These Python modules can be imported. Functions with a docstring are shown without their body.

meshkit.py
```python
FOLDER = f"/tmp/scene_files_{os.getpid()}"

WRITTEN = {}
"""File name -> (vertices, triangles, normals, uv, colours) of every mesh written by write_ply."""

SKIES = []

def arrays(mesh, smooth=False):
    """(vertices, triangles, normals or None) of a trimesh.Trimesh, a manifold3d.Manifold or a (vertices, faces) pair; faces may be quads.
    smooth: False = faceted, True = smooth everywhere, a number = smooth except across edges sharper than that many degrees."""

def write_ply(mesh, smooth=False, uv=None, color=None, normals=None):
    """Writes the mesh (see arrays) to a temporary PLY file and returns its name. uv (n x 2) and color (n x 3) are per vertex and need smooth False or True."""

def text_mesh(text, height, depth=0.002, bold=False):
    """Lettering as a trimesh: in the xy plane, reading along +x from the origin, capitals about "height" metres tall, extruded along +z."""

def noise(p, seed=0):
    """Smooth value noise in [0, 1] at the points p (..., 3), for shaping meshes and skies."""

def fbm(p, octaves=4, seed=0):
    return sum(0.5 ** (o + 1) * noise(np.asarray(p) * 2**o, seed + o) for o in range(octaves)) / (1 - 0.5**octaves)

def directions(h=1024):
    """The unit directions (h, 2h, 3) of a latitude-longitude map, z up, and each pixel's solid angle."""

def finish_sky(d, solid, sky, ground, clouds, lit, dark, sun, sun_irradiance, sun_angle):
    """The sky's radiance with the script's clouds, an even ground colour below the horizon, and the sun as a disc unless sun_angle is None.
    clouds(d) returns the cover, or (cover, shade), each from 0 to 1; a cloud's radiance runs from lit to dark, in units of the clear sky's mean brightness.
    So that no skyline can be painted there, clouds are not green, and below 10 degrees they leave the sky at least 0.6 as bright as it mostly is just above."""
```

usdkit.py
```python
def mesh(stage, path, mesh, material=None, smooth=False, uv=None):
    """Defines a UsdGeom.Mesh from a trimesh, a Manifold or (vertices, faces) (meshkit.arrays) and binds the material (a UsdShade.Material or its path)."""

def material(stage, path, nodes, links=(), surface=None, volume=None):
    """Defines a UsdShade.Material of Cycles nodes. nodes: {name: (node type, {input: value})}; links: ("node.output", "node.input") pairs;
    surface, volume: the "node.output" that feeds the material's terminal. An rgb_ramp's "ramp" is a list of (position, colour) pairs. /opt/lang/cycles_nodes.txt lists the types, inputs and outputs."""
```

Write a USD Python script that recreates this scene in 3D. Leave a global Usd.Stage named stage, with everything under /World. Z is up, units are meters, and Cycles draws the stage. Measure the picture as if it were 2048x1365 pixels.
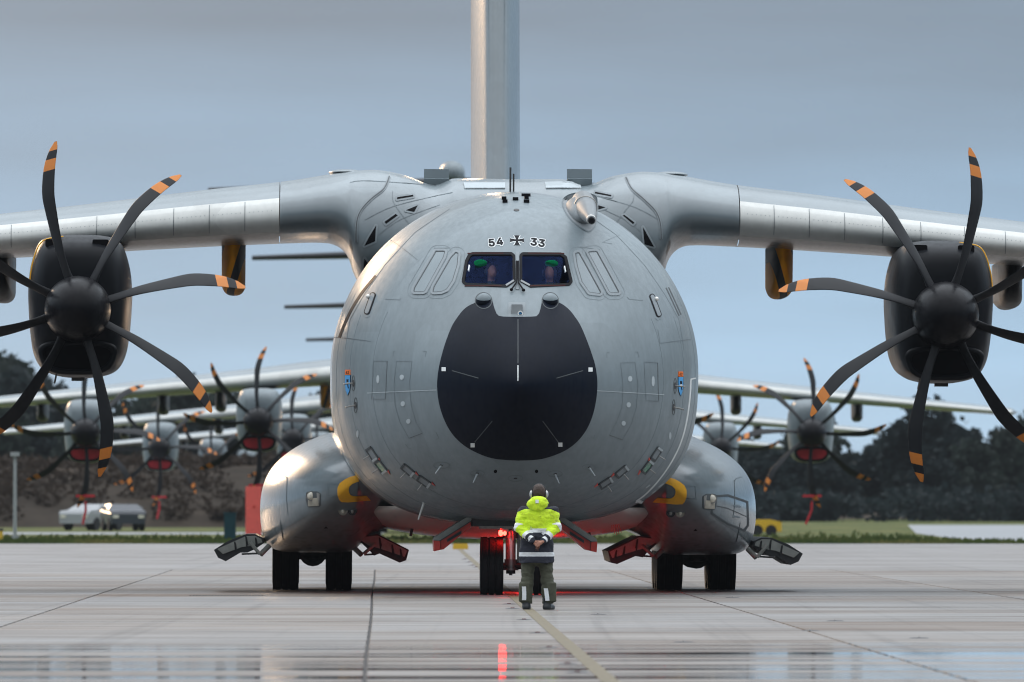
import math, random
import numpy as np, trimesh, usdkit, meshkit
from scipy.interpolate import PchipInterpolator
from scipy.ndimage import gaussian_filter
from shapely.geometry import Polygon, LineString, Point, box as sbox
from shapely import affinity
from pxr import Usd, UsdGeom, UsdLux, UsdShade, Sdf, Gf

rng = np.random.default_rng(7)
random.seed(7)
stage = Usd.Stage.CreateInMemory()
UsdGeom.SetStageUpAxis(stage, UsdGeom.Tokens.z)
UsdGeom.SetStageMetersPerUnit(stage, 1.0)
UsdGeom.Xform.Define(stage, '/World')
stage.SetDefaultPrim(stage.GetPrimAtPath('/World'))
UsdGeom.Scope.Define(stage, '/World/Looks')

# ------------------------------------------------------------------ camera, sky, sun, exposure
F, HZ, CAMH, CAMD = 27214.0, 1002.0, 1.52, 220.0       # focal length in px of a 2048 px wide picture, horizon row, height, distance
EXPOSURE = 0.45
cam = UsdGeom.Camera.Define(stage, '/World/camera')
cam.AddTranslateOp().Set(Gf.Vec3d(0, -CAMD, CAMH))
cam.AddRotateXOp().Set(90.0 + math.degrees(math.atan((HZ - 682.5) / F)))
cam.CreateHorizontalApertureAttr(36.0)
cam.CreateVerticalApertureAttr(36.0 * 682 / 1024)
cam.CreateFocalLengthAttr(36.0 * F / 2048)
cam.CreateClippingRangeAttr(Gf.Vec2f(1.0, 20000.0))
cam.CreateFStopAttr(6.0)
cam.CreateFocusDistanceAttr(207.0)
cam.CreateExposureAttr(EXPOSURE)

SUN = np.array([-0.25, 0.955, 0.165]); SUN /= np.linalg.norm(SUN)      # towards the sun: low, left and behind the aircraft
SUN_EL, SUN_ROT = math.asin(SUN[2]), math.atan2(SUN[0], SUN[1])
K = 1.0
usdkit.material(stage, '/World/Looks/sky', {
    'tc': ('texture_coordinate', {}),
    'sep': ('separate_xyz', {}),
    'sky': ('sky_texture', {'sky_type': 'single_scattering', 'sun_disc': False, 'sun_elevation': SUN_EL, 'sun_rotation': SUN_ROT, 'aerosol_density': 1.5}),
    'low': ('rgb_ramp', {'ramp': [(0.0, (2.7, 4.2, 5.6)), (0.0125, (2.1, 3.65, 5.2)), (0.024, (1.50, 2.70, 4.0)), (0.036, (1.08, 1.88, 2.8)), (0.10, (1.7, 2.3, 2.95)), (0.3, (4.6, 5.2, 5.8)), (1.0, (13.0, 13.6, 14.4))]}),
    'map': ('mapping', {'scale': (1.0, 1.0, 3.2)}),
    'nz': ('noise_texture', {'scale': 3.1, 'detail': 6.0, 'roughness': 0.55}),
    'nr': ('map_range', {'from_min': 0.3, 'from_max': 0.72, 'to_min': 0.78, 'to_max': 1.28, 'clamp': True}),
    'map2': ('mapping', {'scale': (9.0, 9.0, 70.0)}),
    'nz2': ('noise_texture', {'scale': 1.6, 'detail': 4.0, 'roughness': 0.5}),
    'nr2': ('map_range', {'from_min': 0.3, 'from_max': 0.7, 'to_min': 0.87, 'to_max': 1.12, 'clamp': True}),
    'sdot': ('map_range', {'range_type': 'smoothstep', 'from_min': -1.0, 'from_max': 0.9, 'to_min': 0.66, 'to_max': 1.0, 'clamp': True}),
    'mul': ('math', {'math_type': 'multiply'}), 'mul2': ('math', {'math_type': 'multiply'}),
    'cl': ('vector_math', {'math_type': 'scale'}),
    'mx': ('mix', {'mix_type': 'mix', 'fac': 0.975}),
    'bg': ('background_shader', {'strength': 0.10}),
}, [('tc.generated', 'sep.vector'), ('sep.z', 'low.fac'), ('tc.generated', 'map.vector'), ('map.vector', 'nz.vector'), ('nz.fac', 'nr.value'),
    ('tc.generated', 'map2.vector'), ('map2.vector', 'nz2.vector'), ('nz2.fac', 'nr2.value'), ('nr.result', 'mul.value1'), ('nr2.result', 'mul.value2'),
    ('sep.y', 'sdot.value'), ('sdot.result', 'mul2.value1'), ('mul.value', 'mul2.value2'), ('low.color', 'cl.vector1'), ('mul2.value', 'cl.scale'), ('sky.color', 'mx.color1'), ('cl.vector', 'mx.color2'), ('mx.color', 'bg.color')], surface='bg.background')
dome = UsdLux.DomeLight.Define(stage, '/World/sky')
dome.GetPrim().SetCustomDataByKey('kind', 'structure')
dome.GetPrim().SetCustomDataByKey('label', 'grey blue overcast sky paling towards the horizon')
dome.GetPrim().SetCustomDataByKey('category', 'sky')
UsdShade.MaterialBindingAPI.Apply(dome.GetPrim()).Bind(UsdShade.Material.Get(stage, '/World/Looks/sky'))
sun = UsdLux.DistantLight.Define(stage, '/World/sun')
sun.CreateNormalizeAttr(True)
sun.CreateIntensityAttr(0.12)
sun.CreateAngleAttr(10.0)
sun.CreateColorAttr(Gf.Vec3f(1.0, 0.68, 0.42))
_q = Gf.Rotation(Gf.Vec3d(0, 0, -1), Gf.Vec3d(*(-SUN))).GetQuat()
sun.AddOrientOp(UsdGeom.XformOp.PrecisionDouble).Set(Gf.Quatd(_q.GetReal(), *_q.GetImaginary()))

# ------------------------------------------------------------------ naming, things and parts
_used = set()
def free(path):
    p, i = path, 0
    while p in _used:
        i += 1; p = '%s_%03d' % (path, i)
    _used.add(p)
    return p

def tag(prim, label=None, cat=None, group=None, kind=None):
    prim = prim.GetPrim() if hasattr(prim, 'GetPrim') else prim
    for k, v in (('label', label), ('category', cat), ('group', group), ('kind', kind)):
        if v: prim.SetCustomDataByKey(k, v)
    return prim

def thing(name, label, cat, loc=(0, 0, 0), rot=(0, 0, 0), group=None, kind=None):
    x = UsdGeom.Xform.Define(stage, free('/World/' + name))
    x.AddTranslateOp().Set(Gf.Vec3d(*map(float, loc)))
    x.AddRotateXYZOp().Set(Gf.Vec3f(*map(float, rot)))
    return tag(x, label, cat, group, kind)

def M(name): return UsdShade.Material.Get(stage, '/World/Looks/' + name)

def part(parent, name, mesh, mat, smooth=35, label=None, kind=None, paint=None):
    root = str(parent.GetPath()) if parent is not None else '/World'
    m = usdkit.mesh(stage, free(root + '/' + name), mesh, M(mat), smooth)
    if paint is not None:
        UsdGeom.PrimvarsAPI(m).CreatePrimvar('paint', Sdf.ValueTypeNames.Color3fArray, 'vertex').Set([Gf.Vec3f(*map(float, c)) for c in paint])
    return tag(m, label=label, kind=kind)

def holder(parent, name, label=None):
    x = UsdGeom.Xform.Define(stage, free(str(parent.GetPath()) + '/' + name))
    return tag(x, label=label)

def copy_of(src, name, label, cat, loc, rot=(0, 0, 0), group=None, scale=None):
    x = UsdGeom.Xform.Define(stage, free('/World/' + name))
    x.GetPrim().GetReferences().AddInternalReference(src.GetPath())
    x.GetPrim().SetInstanceable(True)
    x.GetPrim().GetAttribute('xformOp:translate').Set(Gf.Vec3d(*map(float, loc)))
    x.GetPrim().GetAttribute('xformOp:rotateXYZ').Set(Gf.Vec3f(*map(float, rot)))
    if scale is not None: x.GetPrim().GetAttribute('xformOp:scale').Set(Gf.Vec3f(*map(float, scale)))
    return tag(x, label, cat, group)

cat_ = trimesh.util.concatenate
def box(c, s, rot=None):
    b = trimesh.creation.box(extents=s)
    if rot is not None: b.apply_transform(trimesh.transformations.euler_matrix(*np.radians(rot)))
    b.apply_translation(c); return b
def tri(v, f): return trimesh.Trimesh(np.asarray(v, float), np.asarray(f, int), process=False)
def rod(a, b, r, n=12, r2=None):
    a, b = np.asarray(a, float), np.asarray(b, float)
    L = np.linalg.norm(b - a)
    if r2 is None: m = trimesh.creation.cylinder(radius=r, height=L, sections=n); m.apply_translation((0, 0, L / 2))
    else: m = trimesh.creation.revolve([(0, 0), (r, 0), (r2, L), (0, L)], sections=n)
    m.apply_transform(trimesh.geometry.align_vectors((0, 0, 1), (b - a) / L)); m.apply_translation(a); return m
def tube(pts, r, n=8):
    ms = []; pts = [np.asarray(p, float) for p in pts]; pts = [p for i, p in enumerate(pts) if i == 0 or np.linalg.norm(p - pts[i - 1]) > 1e-5]
    for i in range(len(pts) - 1):
        ms.append(rod(pts[i], pts[i + 1], r, n))
        if i: s = trimesh.creation.icosphere(subdivisions=1, radius=r); s.apply_translation(pts[i]); ms.append(s)
    return cat_(ms)
def lathe(profile, axis, origin, n=48):
    m = trimesh.creation.revolve(profile, sections=n)
    m.apply_transform(trimesh.geometry.align_vectors((0, 0, 1), axis)); m.apply_translation(origin); return m
def blob(c, r, sub=3):
    m = trimesh.creation.icosphere(subdivisions=sub); m.apply_scale(r) if np.ndim(r) == 0 else m.apply_transform(np.diag([*r, 1.0])); m.apply_translation(c); return m
def grid_faces(n, m, wrap=False):
    f = []
    i, j = np.meshgrid(np.arange(n - 1), np.arange(m if wrap else m - 1), indexing='ij')
    j2 = (j + 1) % m
    a, b, c, d = i * m + j, (i + 1) * m + j, (i + 1) * m + j2, i * m + j2
    return np.concatenate([np.stack([a, b, c], -1).reshape(-1, 3), np.stack([a, c, d], -1).reshape(-1, 3)])
def outward(m):
    m = trimesh.Trimesh(m.vertices, m.faces, process=False)
    if m.volume < 0: m.invert()
    return m
def extrude(poly, h):
    return cat_([trimesh.creation.extrude_polygon(g, h, engine='earcut') for g in getattr(poly, 'geoms', [poly])])
def prism_y(pts, y0, y1):
    """A polygon of (x, z) points made into a prism from y0 to y1."""
    m = extrude(Polygon(pts).buffer(0), y1 - y0)
    v = m.vertices.copy(); m.vertices = np.stack([v[:, 0], y0 + v[:, 2], v[:, 1]], -1); m.invert(); return outward(m)
def spline(pts, n=8, closed=True):
    p = np.asarray(pts, float); N = len(p); out = []
    for i in range(N if closed else N - 1):
        p0, p1, p2, p3 = (p[(i + k) % N] if closed else p[min(max(i + k, 0), N - 1)] for k in (-1, 0, 1, 2))
        for t in np.arange(n) / n:
            out.append(0.5 * (2 * p1 + (p2 - p0) * t + (2 * p0 - 5 * p1 + 4 * p2 - p3) * t * t + (3 * p1 - p0 - 3 * p2 + p3) * t ** 3))
    if not closed: out.append(p[-1])
    return np.array(out)

# ------------------------------------------------------------------ materials
def mat(name, color, rough=0.5, spec=0.5, metal=0.0, coat=0.0, var=0.0, vscale=6.0, stretch=(1, 1, 1), rvar=0.0, bump=0.0, bscale=80.0, em=None, emk=0.0, extra=None, coatr=0.1):
    c = np.array(color, float)
    n = {'p': ('principled_bsdf', {'base_color': tuple(c), 'roughness': rough, 'specular_ior_level': spec, 'metallic': metal, 'coat_weight': coat, 'coat_roughness': coatr}), 'tc': ('texture_coordinate', {})}
    l = []
    if em is not None: n['p'][1].update({'emission_color': em, 'emission_strength': emk})
    if var or rvar:
        n['m'] = ('mapping', {'scale': stretch}); n['nz'] = ('noise_texture', {'scale': vscale, 'detail': 6.0, 'roughness': 0.6})
        l += [('tc.object', 'm.vector'), ('m.vector', 'nz.vector')]
    if var:
        n['r'] = ('rgb_ramp', {'ramp': [(0.25, tuple(c * (1 - var))), (0.5, tuple(c)), (0.75, tuple(np.minimum(c * (1 + var), 1)))]})
        l += [('nz.fac', 'r.fac'), ('r.color', 'p.base_color')]
    if rvar:
        n['rr'] = ('map_range', {'from_min': 0.3, 'from_max': 0.7, 'to_min': max(rough - rvar, 0.02), 'to_max': min(rough + rvar, 1), 'clamp': True})
        l += [('nz.fac', 'rr.value'), ('rr.result', 'p.roughness')]
    if bump:
        n['bn'] = ('noise_texture', {'scale': bscale, 'detail': 3.0}); n['b'] = ('bump', {'strength': bump, 'distance': 0.01})
        l += [('tc.object', 'bn.vector'), ('bn.fac', 'b.height'), ('b.normal', 'p.normal')]
    usdkit.material(stage, '/World/Looks/' + name, n, l, surface='p.BSDF')

PG = (0.160, 0.196, 0.212)
def paintmat(name, c, rough, coat, wet=0.07, spec=0.5):
    c = np.array(c)
    usdkit.material(stage, '/World/Looks/' + name, {
        'tc': ('texture_coordinate', {}),
        'm1': ('mapping', {'scale': (1, .35, 1)}), 'n1': ('noise_texture', {'scale': 0.7, 'detail': 5.0, 'roughness': 0.6}),
        'm2': ('mapping', {'scale': (4.5, 2.5, 1.3)}), 'n2': ('noise_texture', {'scale': 2.2, 'detail': 5.0, 'roughness': 0.65}),
        'r1': ('rgb_ramp', {'ramp': [(0.28, tuple(c * 0.90)), (0.5, tuple(c)), (0.75, tuple(c * 1.07))]}),
        'r2': ('map_range', {'from_min': 0.35, 'from_max': 0.75, 'to_min': 1.03, 'to_max': 0.92, 'clamp': True}),
        'sc': ('vector_math', {'math_type': 'scale'}),
        'rr': ('map_range', {'from_min': 0.3, 'from_max': 0.7, 'to_min': rough - wet, 'to_max': rough + wet, 'clamp': True}),
        'vo': ('voronoi_texture', {'metric': 'chebychev', 'scale': 0.85, 'randomness': 0.35}), 'vb': ('rgb_to_bw', {}), 'vr': ('map_range', {'from_min': 0.2, 'from_max': 0.8, 'to_min': 0.94, 'to_max': 1.05, 'clamp': True}), 'vm': ('math', {'math_type': 'multiply'}),
        'bn': ('noise_texture', {'scale': 55.0, 'detail': 2.0}), 'b': ('bump', {'strength': 0.02, 'distance': 0.01}),
        'wn': ('noise_texture', {'scale': 1.6, 'detail': 1.0}), 'b2': ('bump', {'strength': 0.03, 'distance': 0.02}),
        'p': ('principled_bsdf', {'coat_weight': coat, 'coat_roughness': 0.16, 'specular_ior_level': spec}),
    }, [('tc.object', 'm1.vector'), ('m1.vector', 'n1.vector'), ('n1.fac', 'r1.fac'), ('tc.object', 'm2.vector'), ('m2.vector', 'n2.vector'), ('n2.fac', 'r2.value'),
        ('tc.object', 'vo.vector'), ('vo.color', 'vb.color'), ('vb.val', 'vr.value'), ('vr.result', 'vm.value1'), ('r2.result', 'vm.value2'), ('r1.color', 'sc.vector1'), ('vm.value', 'sc.scale'), ('sc.vector', 'p.base_color'), ('n2.fac', 'rr.value'), ('rr.result', 'p.roughness'),
        ('tc.object', 'bn.vector'), ('bn.fac', 'b.height'), ('tc.object', 'wn.vector'), ('wn.fac', 'b2.height'), ('b.normal', 'b2.normal'), ('b2.normal', 'p.normal'), ('b2.normal', 'p.coat_normal')], surface='p.BSDF')
paintmat('paint_grey', PG, 0.46, 0.18)
paintmat('paint_grey_glossy', tuple(0.78 * k for k in PG), 0.32, 0.75, 0.05)
paintmat('paint_pale', (0.58, 0.585, 0.555), 0.42, 0.2)
paintmat('paint_nacelle', (0.007, 0.008, 0.010), 0.38, 0.0, spec=0.12)  # aircraft grey with the shade on the nacelles put into the colour
paintmat('radome_black', (0.0020, 0.0040, 0.0095), 0.36, 0.0, spec=0.12)
mat('spinner_black', (0.003, 0.003, 0.004), 0.30, spec=0.13, rvar=0.08)
mat('panel_line', (0.07, 0.08, 0.085), 0.7)
mat('panel_line_soft', (0.14, 0.17, 0.185), 0.5)
mat('line_pale', (0.42, 0.47, 0.49), 0.5)
mat('white_mark', (0.72, 0.74, 0.73), 0.5, var=0.1)
mat('black_mark', (0.008, 0.009, 0.011), 0.5, spec=0.08)
mat('hole_black', (0.004, 0.004, 0.005), 0.9, spec=0.1)
mat('window_shade', (0.15, 0.185, 0.20), 0.22, coat=0.2, var=0.08, vscale=2)
mat('window_rim', (0.21, 0.24, 0.255), 0.5)
mat('frame_black', (0.006, 0.006, 0.008), 0.5, spec=0.08)
mat('seal_red', (0.07, 0.010, 0.008), 0.5, spec=0.1)
mat('probe_grey', (0.25, 0.27, 0.28), 0.55, spec=0.35, var=0.08, vscale=4)
mat('yellow_paint', (0.92, 0.45, 0.010), 0.42, coat=0.2, var=0.07, vscale=3)
mat('orange_paint', (0.80, 0.16, 0.015), 0.5, var=0.08)
mat('badge_blue', (0.06, 0.32, 0.66), 0.5)
mat('rubber', (0.012, 0.012, 0.013), 0.62, spec=0.35, var=0.3, vscale=9, bump=0.15, bscale=60)
mat('chrome', (0.80, 0.78, 0.73), 0.25, metal=0.6)
mat('gear_metal', (0.30, 0.29, 0.27), 0.35, metal=0.6, var=0.25, vscale=12)
mat('gear_dark', (0.05, 0.05, 0.05), 0.5, metal=0.3, var=0.3, vscale=10)
mat('door_lining', (0.24, 0.25, 0.23), 0.5, var=0.2, vscale=7)
mat('door_dark', (0.02, 0.021, 0.022), 0.5, var=0.2, vscale=7)
mat('door_red', (0.55, 0.035, 0.02), 0.45, coat=0.2, var=0.15, vscale=6)  # red lamp glow on the door insides put into their colour
mat('pale_belly', (0.72, 0.67, 0.63), 0.42, coat=0.3, var=0.12, vscale=1.2, stretch=(1, .3, 1))  # light bounced off the ground is put into this pale belly colour
mat('lamp_lens', (0.70, 0.66, 0.55), 0.12, coat=1.0, var=0.1, vscale=20)
mat('lamp_housing', (0.36, 0.33, 0.27), 0.4, var=0.2, vscale=12)
mat('red_cloth', (0.48, 0.02, 0.03), 0.8, var=0.2, vscale=5)
mat('red_panel', (0.75, 0.11, 0.09), 0.6, var=0.1)
mat('lamp_glow', (0.4, 0.0, 0.0), 0.3, em=(1.0, 0.009, 0.006), emk=42.0)
mat('beacon_glow', (0.4, 0.0, 0.0), 0.3, em=(1.0, 0.012, 0.008), emk=260.0)
mat('interior_dark', (0.010, 0.012, 0.028), 0.8)
mat('interior_panel', (0.03, 0.035, 0.05), 0.6, var=0.4, vscale=9)
mat('pilot_suit', (0.03, 0.05, 0.03), 0.8)
mat('skin', (0.46, 0.22, 0.15), 0.55, var=0.08, vscale=12)
mat('hair', (0.045, 0.026, 0.018), 0.65, var=0.4, vscale=60, bump=0.6, bscale=120)
mat('earmuff_metal', (0.55, 0.55, 0.54), 0.22, metal=0.7)
mat('hud_green', (0.01, 0.16, 0.08), 0.2, coat=0.5)
mat('boot', (0.014, 0.016, 0.018), 0.38, var=0.3, vscale=20)
mat('reflective', (0.72, 0.73, 0.74), 0.32, var=0.08, vscale=14, metal=0.2)
mat('navy_cloth', (0.016, 0.018, 0.030), 0.85, var=0.35, vscale=9, bump=0.4, bscale=60)
mat('olive_cloth', (0.060, 0.062, 0.040), 0.85, var=0.25, vscale=7, bump=0.5, bscale=50)
usdkit.material(stage, '/World/Looks/hivis_cloth', {
    'tc': ('texture_coordinate', {}), 'n': ('noise_texture', {'scale': 6.5, 'detail': 7.0, 'roughness': 0.7}),
    'r': ('rgb_ramp', {'ramp': [(0.28, (0.16, 0.19, 0.02)), (0.40, (0.52, 0.70, 0.015)), (0.55, (0.66, 0.92, 0.015)), (0.8, (0.72, 0.95, 0.05))]}),
    'bn': ('noise_texture', {'scale': 40.0, 'detail': 3.0}), 'b': ('bump', {'strength': 0.4, 'distance': 0.01}),
    'p': ('principled_bsdf', {'roughness': 0.75, 'sheen_weight': 0.1})},
    [('tc.object', 'n.vector'), ('n.fac', 'r.fac'), ('r.color', 'p.base_color'), ('tc.object', 'bn.vector'), ('bn.fac', 'b.height'), ('b.normal', 'p.normal')], surface='p.BSDF')
usdkit.material(stage, '/World/Looks/cockpit_glass', {
    't': ('transparent_bsdf', {'color': (0.80, 0.84, 0.92)}), 'g': ('glossy_bsdf', {'color': (0.07, 0.12, 0.34), 'roughness': 0.03}), 'f': ('fresnel', {'IOR': 1.5}),
    'm': ('mix_closure', {})}, [('f.fac', 'm.fac'), ('t.BSDF', 'm.closure1'), ('g.BSDF', 'm.closure2')], surface='m.closure')
usdkit.material(stage, '/World/Looks/hud_glass', {
    't': ('transparent_bsdf', {'color': (0.35, 0.9, 0.5)}), 'd': ('diffuse_bsdf', {'color': (0.01, 0.40, 0.17)}), 'm': ('mix_closure', {'fac': 0.28})},
    [('t.BSDF', 'm.closure1'), ('d.BSDF', 'm.closure2')], surface='m.closure')
# propeller blade: dark with two orange bands towards the tip, by the blade's own length
OR, BK = (0.60, 0.20, 0.035), (0.008, 0.009, 0.011)
usdkit.material(stage, '/World/Looks/blade', {
    'tc': ('texture_coordinate', {}), 's': ('separate_xyz', {}), 'd': ('math', {'math_type': 'divide', 'value2': 2.80}),
    'r': ('rgb_ramp', {'interpolate': False, 'ramp': [(0.0, BK), (0.835, OR), (0.895, BK), (0.945, OR), (0.99, BK)]}),
    'p': ('principled_bsdf', {'roughness': 0.55, 'specular_ior_level': 0.3})},
    [('tc.object', 's.vector'), ('s.z', 'd.value1'), ('d.value', 'r.fac'), ('r.color', 'p.base_color')], surface='p.BSDF')
# flap track fairing: orange with slanting dark stripes
usdkit.material(stage, '/World/Looks/striped', {
    'tc': ('texture_coordinate', {}), 's': ('separate_xyz', {}), 'ax': ('math', {'math_type': 'absolute'}), 'm1': ('math', {'math_type': 'multiply', 'value2': 0.30}),
    'a': ('math', {'math_type': 'add'}), 'dv': ('math', {'math_type': 'multiply', 'value2': 1.0 / 0.40}), 'ph': ('math', {'math_type': 'add', 'value2': 0.30}), 'fr': ('math', {'math_type': 'fraction'}),
    'r': ('rgb_ramp', {'interpolate': False, 'ramp': [(0.0, (0.95, 0.36, 0.012)), (0.66, (0.05, 0.052, 0.055))]}),
    'nz': ('noise_texture', {'scale': 5.0, 'detail': 5.0}), 'mx': ('mix', {'mix_type': 'multiply', 'fac': 0.25}),
    'p': ('principled_bsdf', {'roughness': 0.6, 'specular_ior_level': 0.2})},
    [('tc.object', 's.vector'), ('s.x', 'ax.value1'), ('s.z', 'm1.value1'), ('ax.value', 'a.value1'), ('m1.value', 'a.value2'), ('a.value', 'dv.value1'), ('dv.value', 'ph.value1'), ('ph.value', 'fr.value1'),
     ('fr.value', 'r.fac'), ('tc.object', 'nz.vector'), ('r.color', 'mx.color1'), ('nz.color', 'mx.color2'), ('mx.color', 'p.base_color')], surface='p.BSDF')

# concrete: warm and cool greys that differ from slab to slab, damp patches, standing water where it pools near the camera side
def concrete(name, far=False):
    usdkit.material(stage, '/World/Looks/' + name, {
        'g': ('geometry', {}), 'oi': ('object_info', {}),
        'm1': ('mapping', {'scale': (0.16, 0.20, 1)}), 'n1': ('noise_texture', {'scale': 1.0, 'detail': 8.0, 'roughness': 0.62}),
        'm2': ('mapping', {'scale': (0.11, 0.42, 1), 'location': (31.0, 7.0, 0)}), 'n2': ('noise_texture', {'scale': 1.0, 'detail': 7.0, 'roughness': 0.6}),
        'm3': ('mapping', {'scale': (0.028, 0.50, 1), 'location': (3.0, 57.0, 0)}), 'n3': ('noise_texture', {'scale': 1.0, 'detail': 5.0, 'roughness': 0.5}),
        'c1': ('rgb_ramp', {'ramp': [(0.3, (0.15, 0.128, 0.113)), (0.48, (0.25, 0.233, 0.219)), (0.7, (0.36, 0.35, 0.34))]}),
        'warm': ('rgb_ramp', {'ramp': [(0.0, (0.84, 0.74, 0.67)), (0.35, (1.0, 0.94, 0.89)), (0.7, (1.0, 1.0, 1.0)), (1.0, (1.08, 1.08, 1.10))]}),
        'cm': ('mix', {'mix_type': 'multiply', 'fac': 1.0}),
        'm4': ('mapping', {'scale': (2.6, 0.010, 1), 'rotation': (0, 0, -0.0096)}), 'n4': ('noise_texture', {'scale': 1.0, 'detail': 3.0, 'roughness': 0.6}), 't4': ('map_range', {'from_min': 0.56, 'from_max': 0.72, 'to_min': 1.0, 'to_max': 0.72, 'clamp': True}),
        'v5': ('voronoi_texture', {'scale': 0.33, 'randomness': 1.0}), 't5': ('map_range', {'range_type': 'smoothstep', 'from_min': 0.08, 'from_max': 0.30, 'to_min': 0.70, 'to_max': 1.0, 'clamp': True}),
        't6': ('math', {'math_type': 'multiply'}), 't7': ('math', {'math_type': 'multiply'}),
        'wy': ('separate_xyz', {}),
        'wr': ('map_range', {'range_type': 'smoothstep', 'from_min': -80.0, 'from_max': -66.0, 'to_min': 0.004, 'to_max': 0.32, 'clamp': True}),
        'wa': ('math', {'math_type': 'add'}),
        'wet': ('map_range', {'range_type': 'smoothstep', 'from_min': 0.478, 'from_max': 0.496, 'to_min': 1.0, 'to_max': 0.0, 'clamp': True}),
        'damp': ('map_range', {'range_type': 'smoothstep', 'from_min': 0.35, 'from_max': 0.68, 'to_min': 0.66, 'to_max': 0.28, 'clamp': True}),
        'ro': ('mix_float', {'b': 0.035}),
        'dk': ('map_range', {'from_min': 0.0, 'from_max': 1.0, 'to_min': 1.0, 'to_max': 0.16, 'clamp': True}),
        'cs': ('vector_math', {'math_type': 'scale'}),
        'bn': ('noise_texture', {'scale': 2.5, 'detail': 6.0, 'roughness': 0.7}), 'bs': ('mix_float', {'a': 0.12, 'b': 0.003}), 'b': ('bump', {'distance': 0.01}),
        'p': ('principled_bsdf', {'specular_ior_level': 0.5}),
    }, [('g.position', 'm1.vector'), ('m1.vector', 'n1.vector'), ('g.position', 'm2.vector'), ('m2.vector', 'n2.vector'), ('g.position', 'm3.vector'), ('m3.vector', 'n3.vector'),
        ('n1.fac', 'c1.fac'), ('c1.color', 'cm.color1'), ('oi.random', 'warm.fac'), ('warm.color', 'cm.color2'),
        ('g.position', 'wy.vector'), ('wy.y', 'wr.value'), ('n3.fac', 'wa.value1'), ('wr.result', 'wa.value2'), ('wa.value', 'wet.value'),
        ('n2.fac', 'damp.value'), ('damp.result', 'ro.a'), ('wet.result', 'ro.fac'), ('ro.result', 'p.roughness'),
        ('g.position', 'm4.vector'), ('m4.vector', 'n4.vector'), ('n4.fac', 't4.value'), ('g.position', 'v5.vector'), ('v5.distance', 't5.value'), ('t4.result', 't6.value1'), ('t5.result', 't6.value2'), ('t6.value', 't7.value1'), ('dk.result', 't7.value2'), ('wet.result', 'dk.value'), ('cm.color', 'cs.vector1'), ('t7.value', 'cs.scale'), ('cs.vector', 'p.base_color'),
        ('g.position', 'bn.vector'), ('bn.fac', 'b.height'), ('wet.result', 'bs.fac'), ('bs.result', 'b.strength'), ('b.normal', 'p.normal')], surface='p.BSDF')
concrete('concrete')
mat('joint_dark', (0.02, 0.02, 0.021), 0.6, var=0.4, vscale=3)
usdkit.material(stage, '/World/Looks/line_yellow', {
    'g': ('geometry', {}), 'm': ('mapping', {'scale': (9.0, 1.2, 1)}), 'n': ('noise_texture', {'scale': 1.0, 'detail': 7.0, 'roughness': 0.7}), 'k': ('map_range', {'from_min': 0.36, 'from_max': 0.62, 'to_min': 0.0, 'to_max': 0.45, 'clamp': True}),
    'p': ('principled_bsdf', {'base_color': (0.21, 0.175, 0.11), 'roughness': 0.55}), 't': ('transparent_bsdf', {}), 'x': ('mix_closure', {})},
    [('g.position', 'm.vector'), ('m.vector', 'n.vector'), ('n.fac', 'k.value'), ('k.result', 'x.fac'), ('p.BSDF', 'x.closure1'), ('t.BSDF', 'x.closure2')], surface='x.closure')
mat('inset_red', (0.16, 0.02, 0.02), 0.4)
mat('inset_metal', (0.03, 0.03, 0.033), 0.4, metal=0.4)
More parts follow.
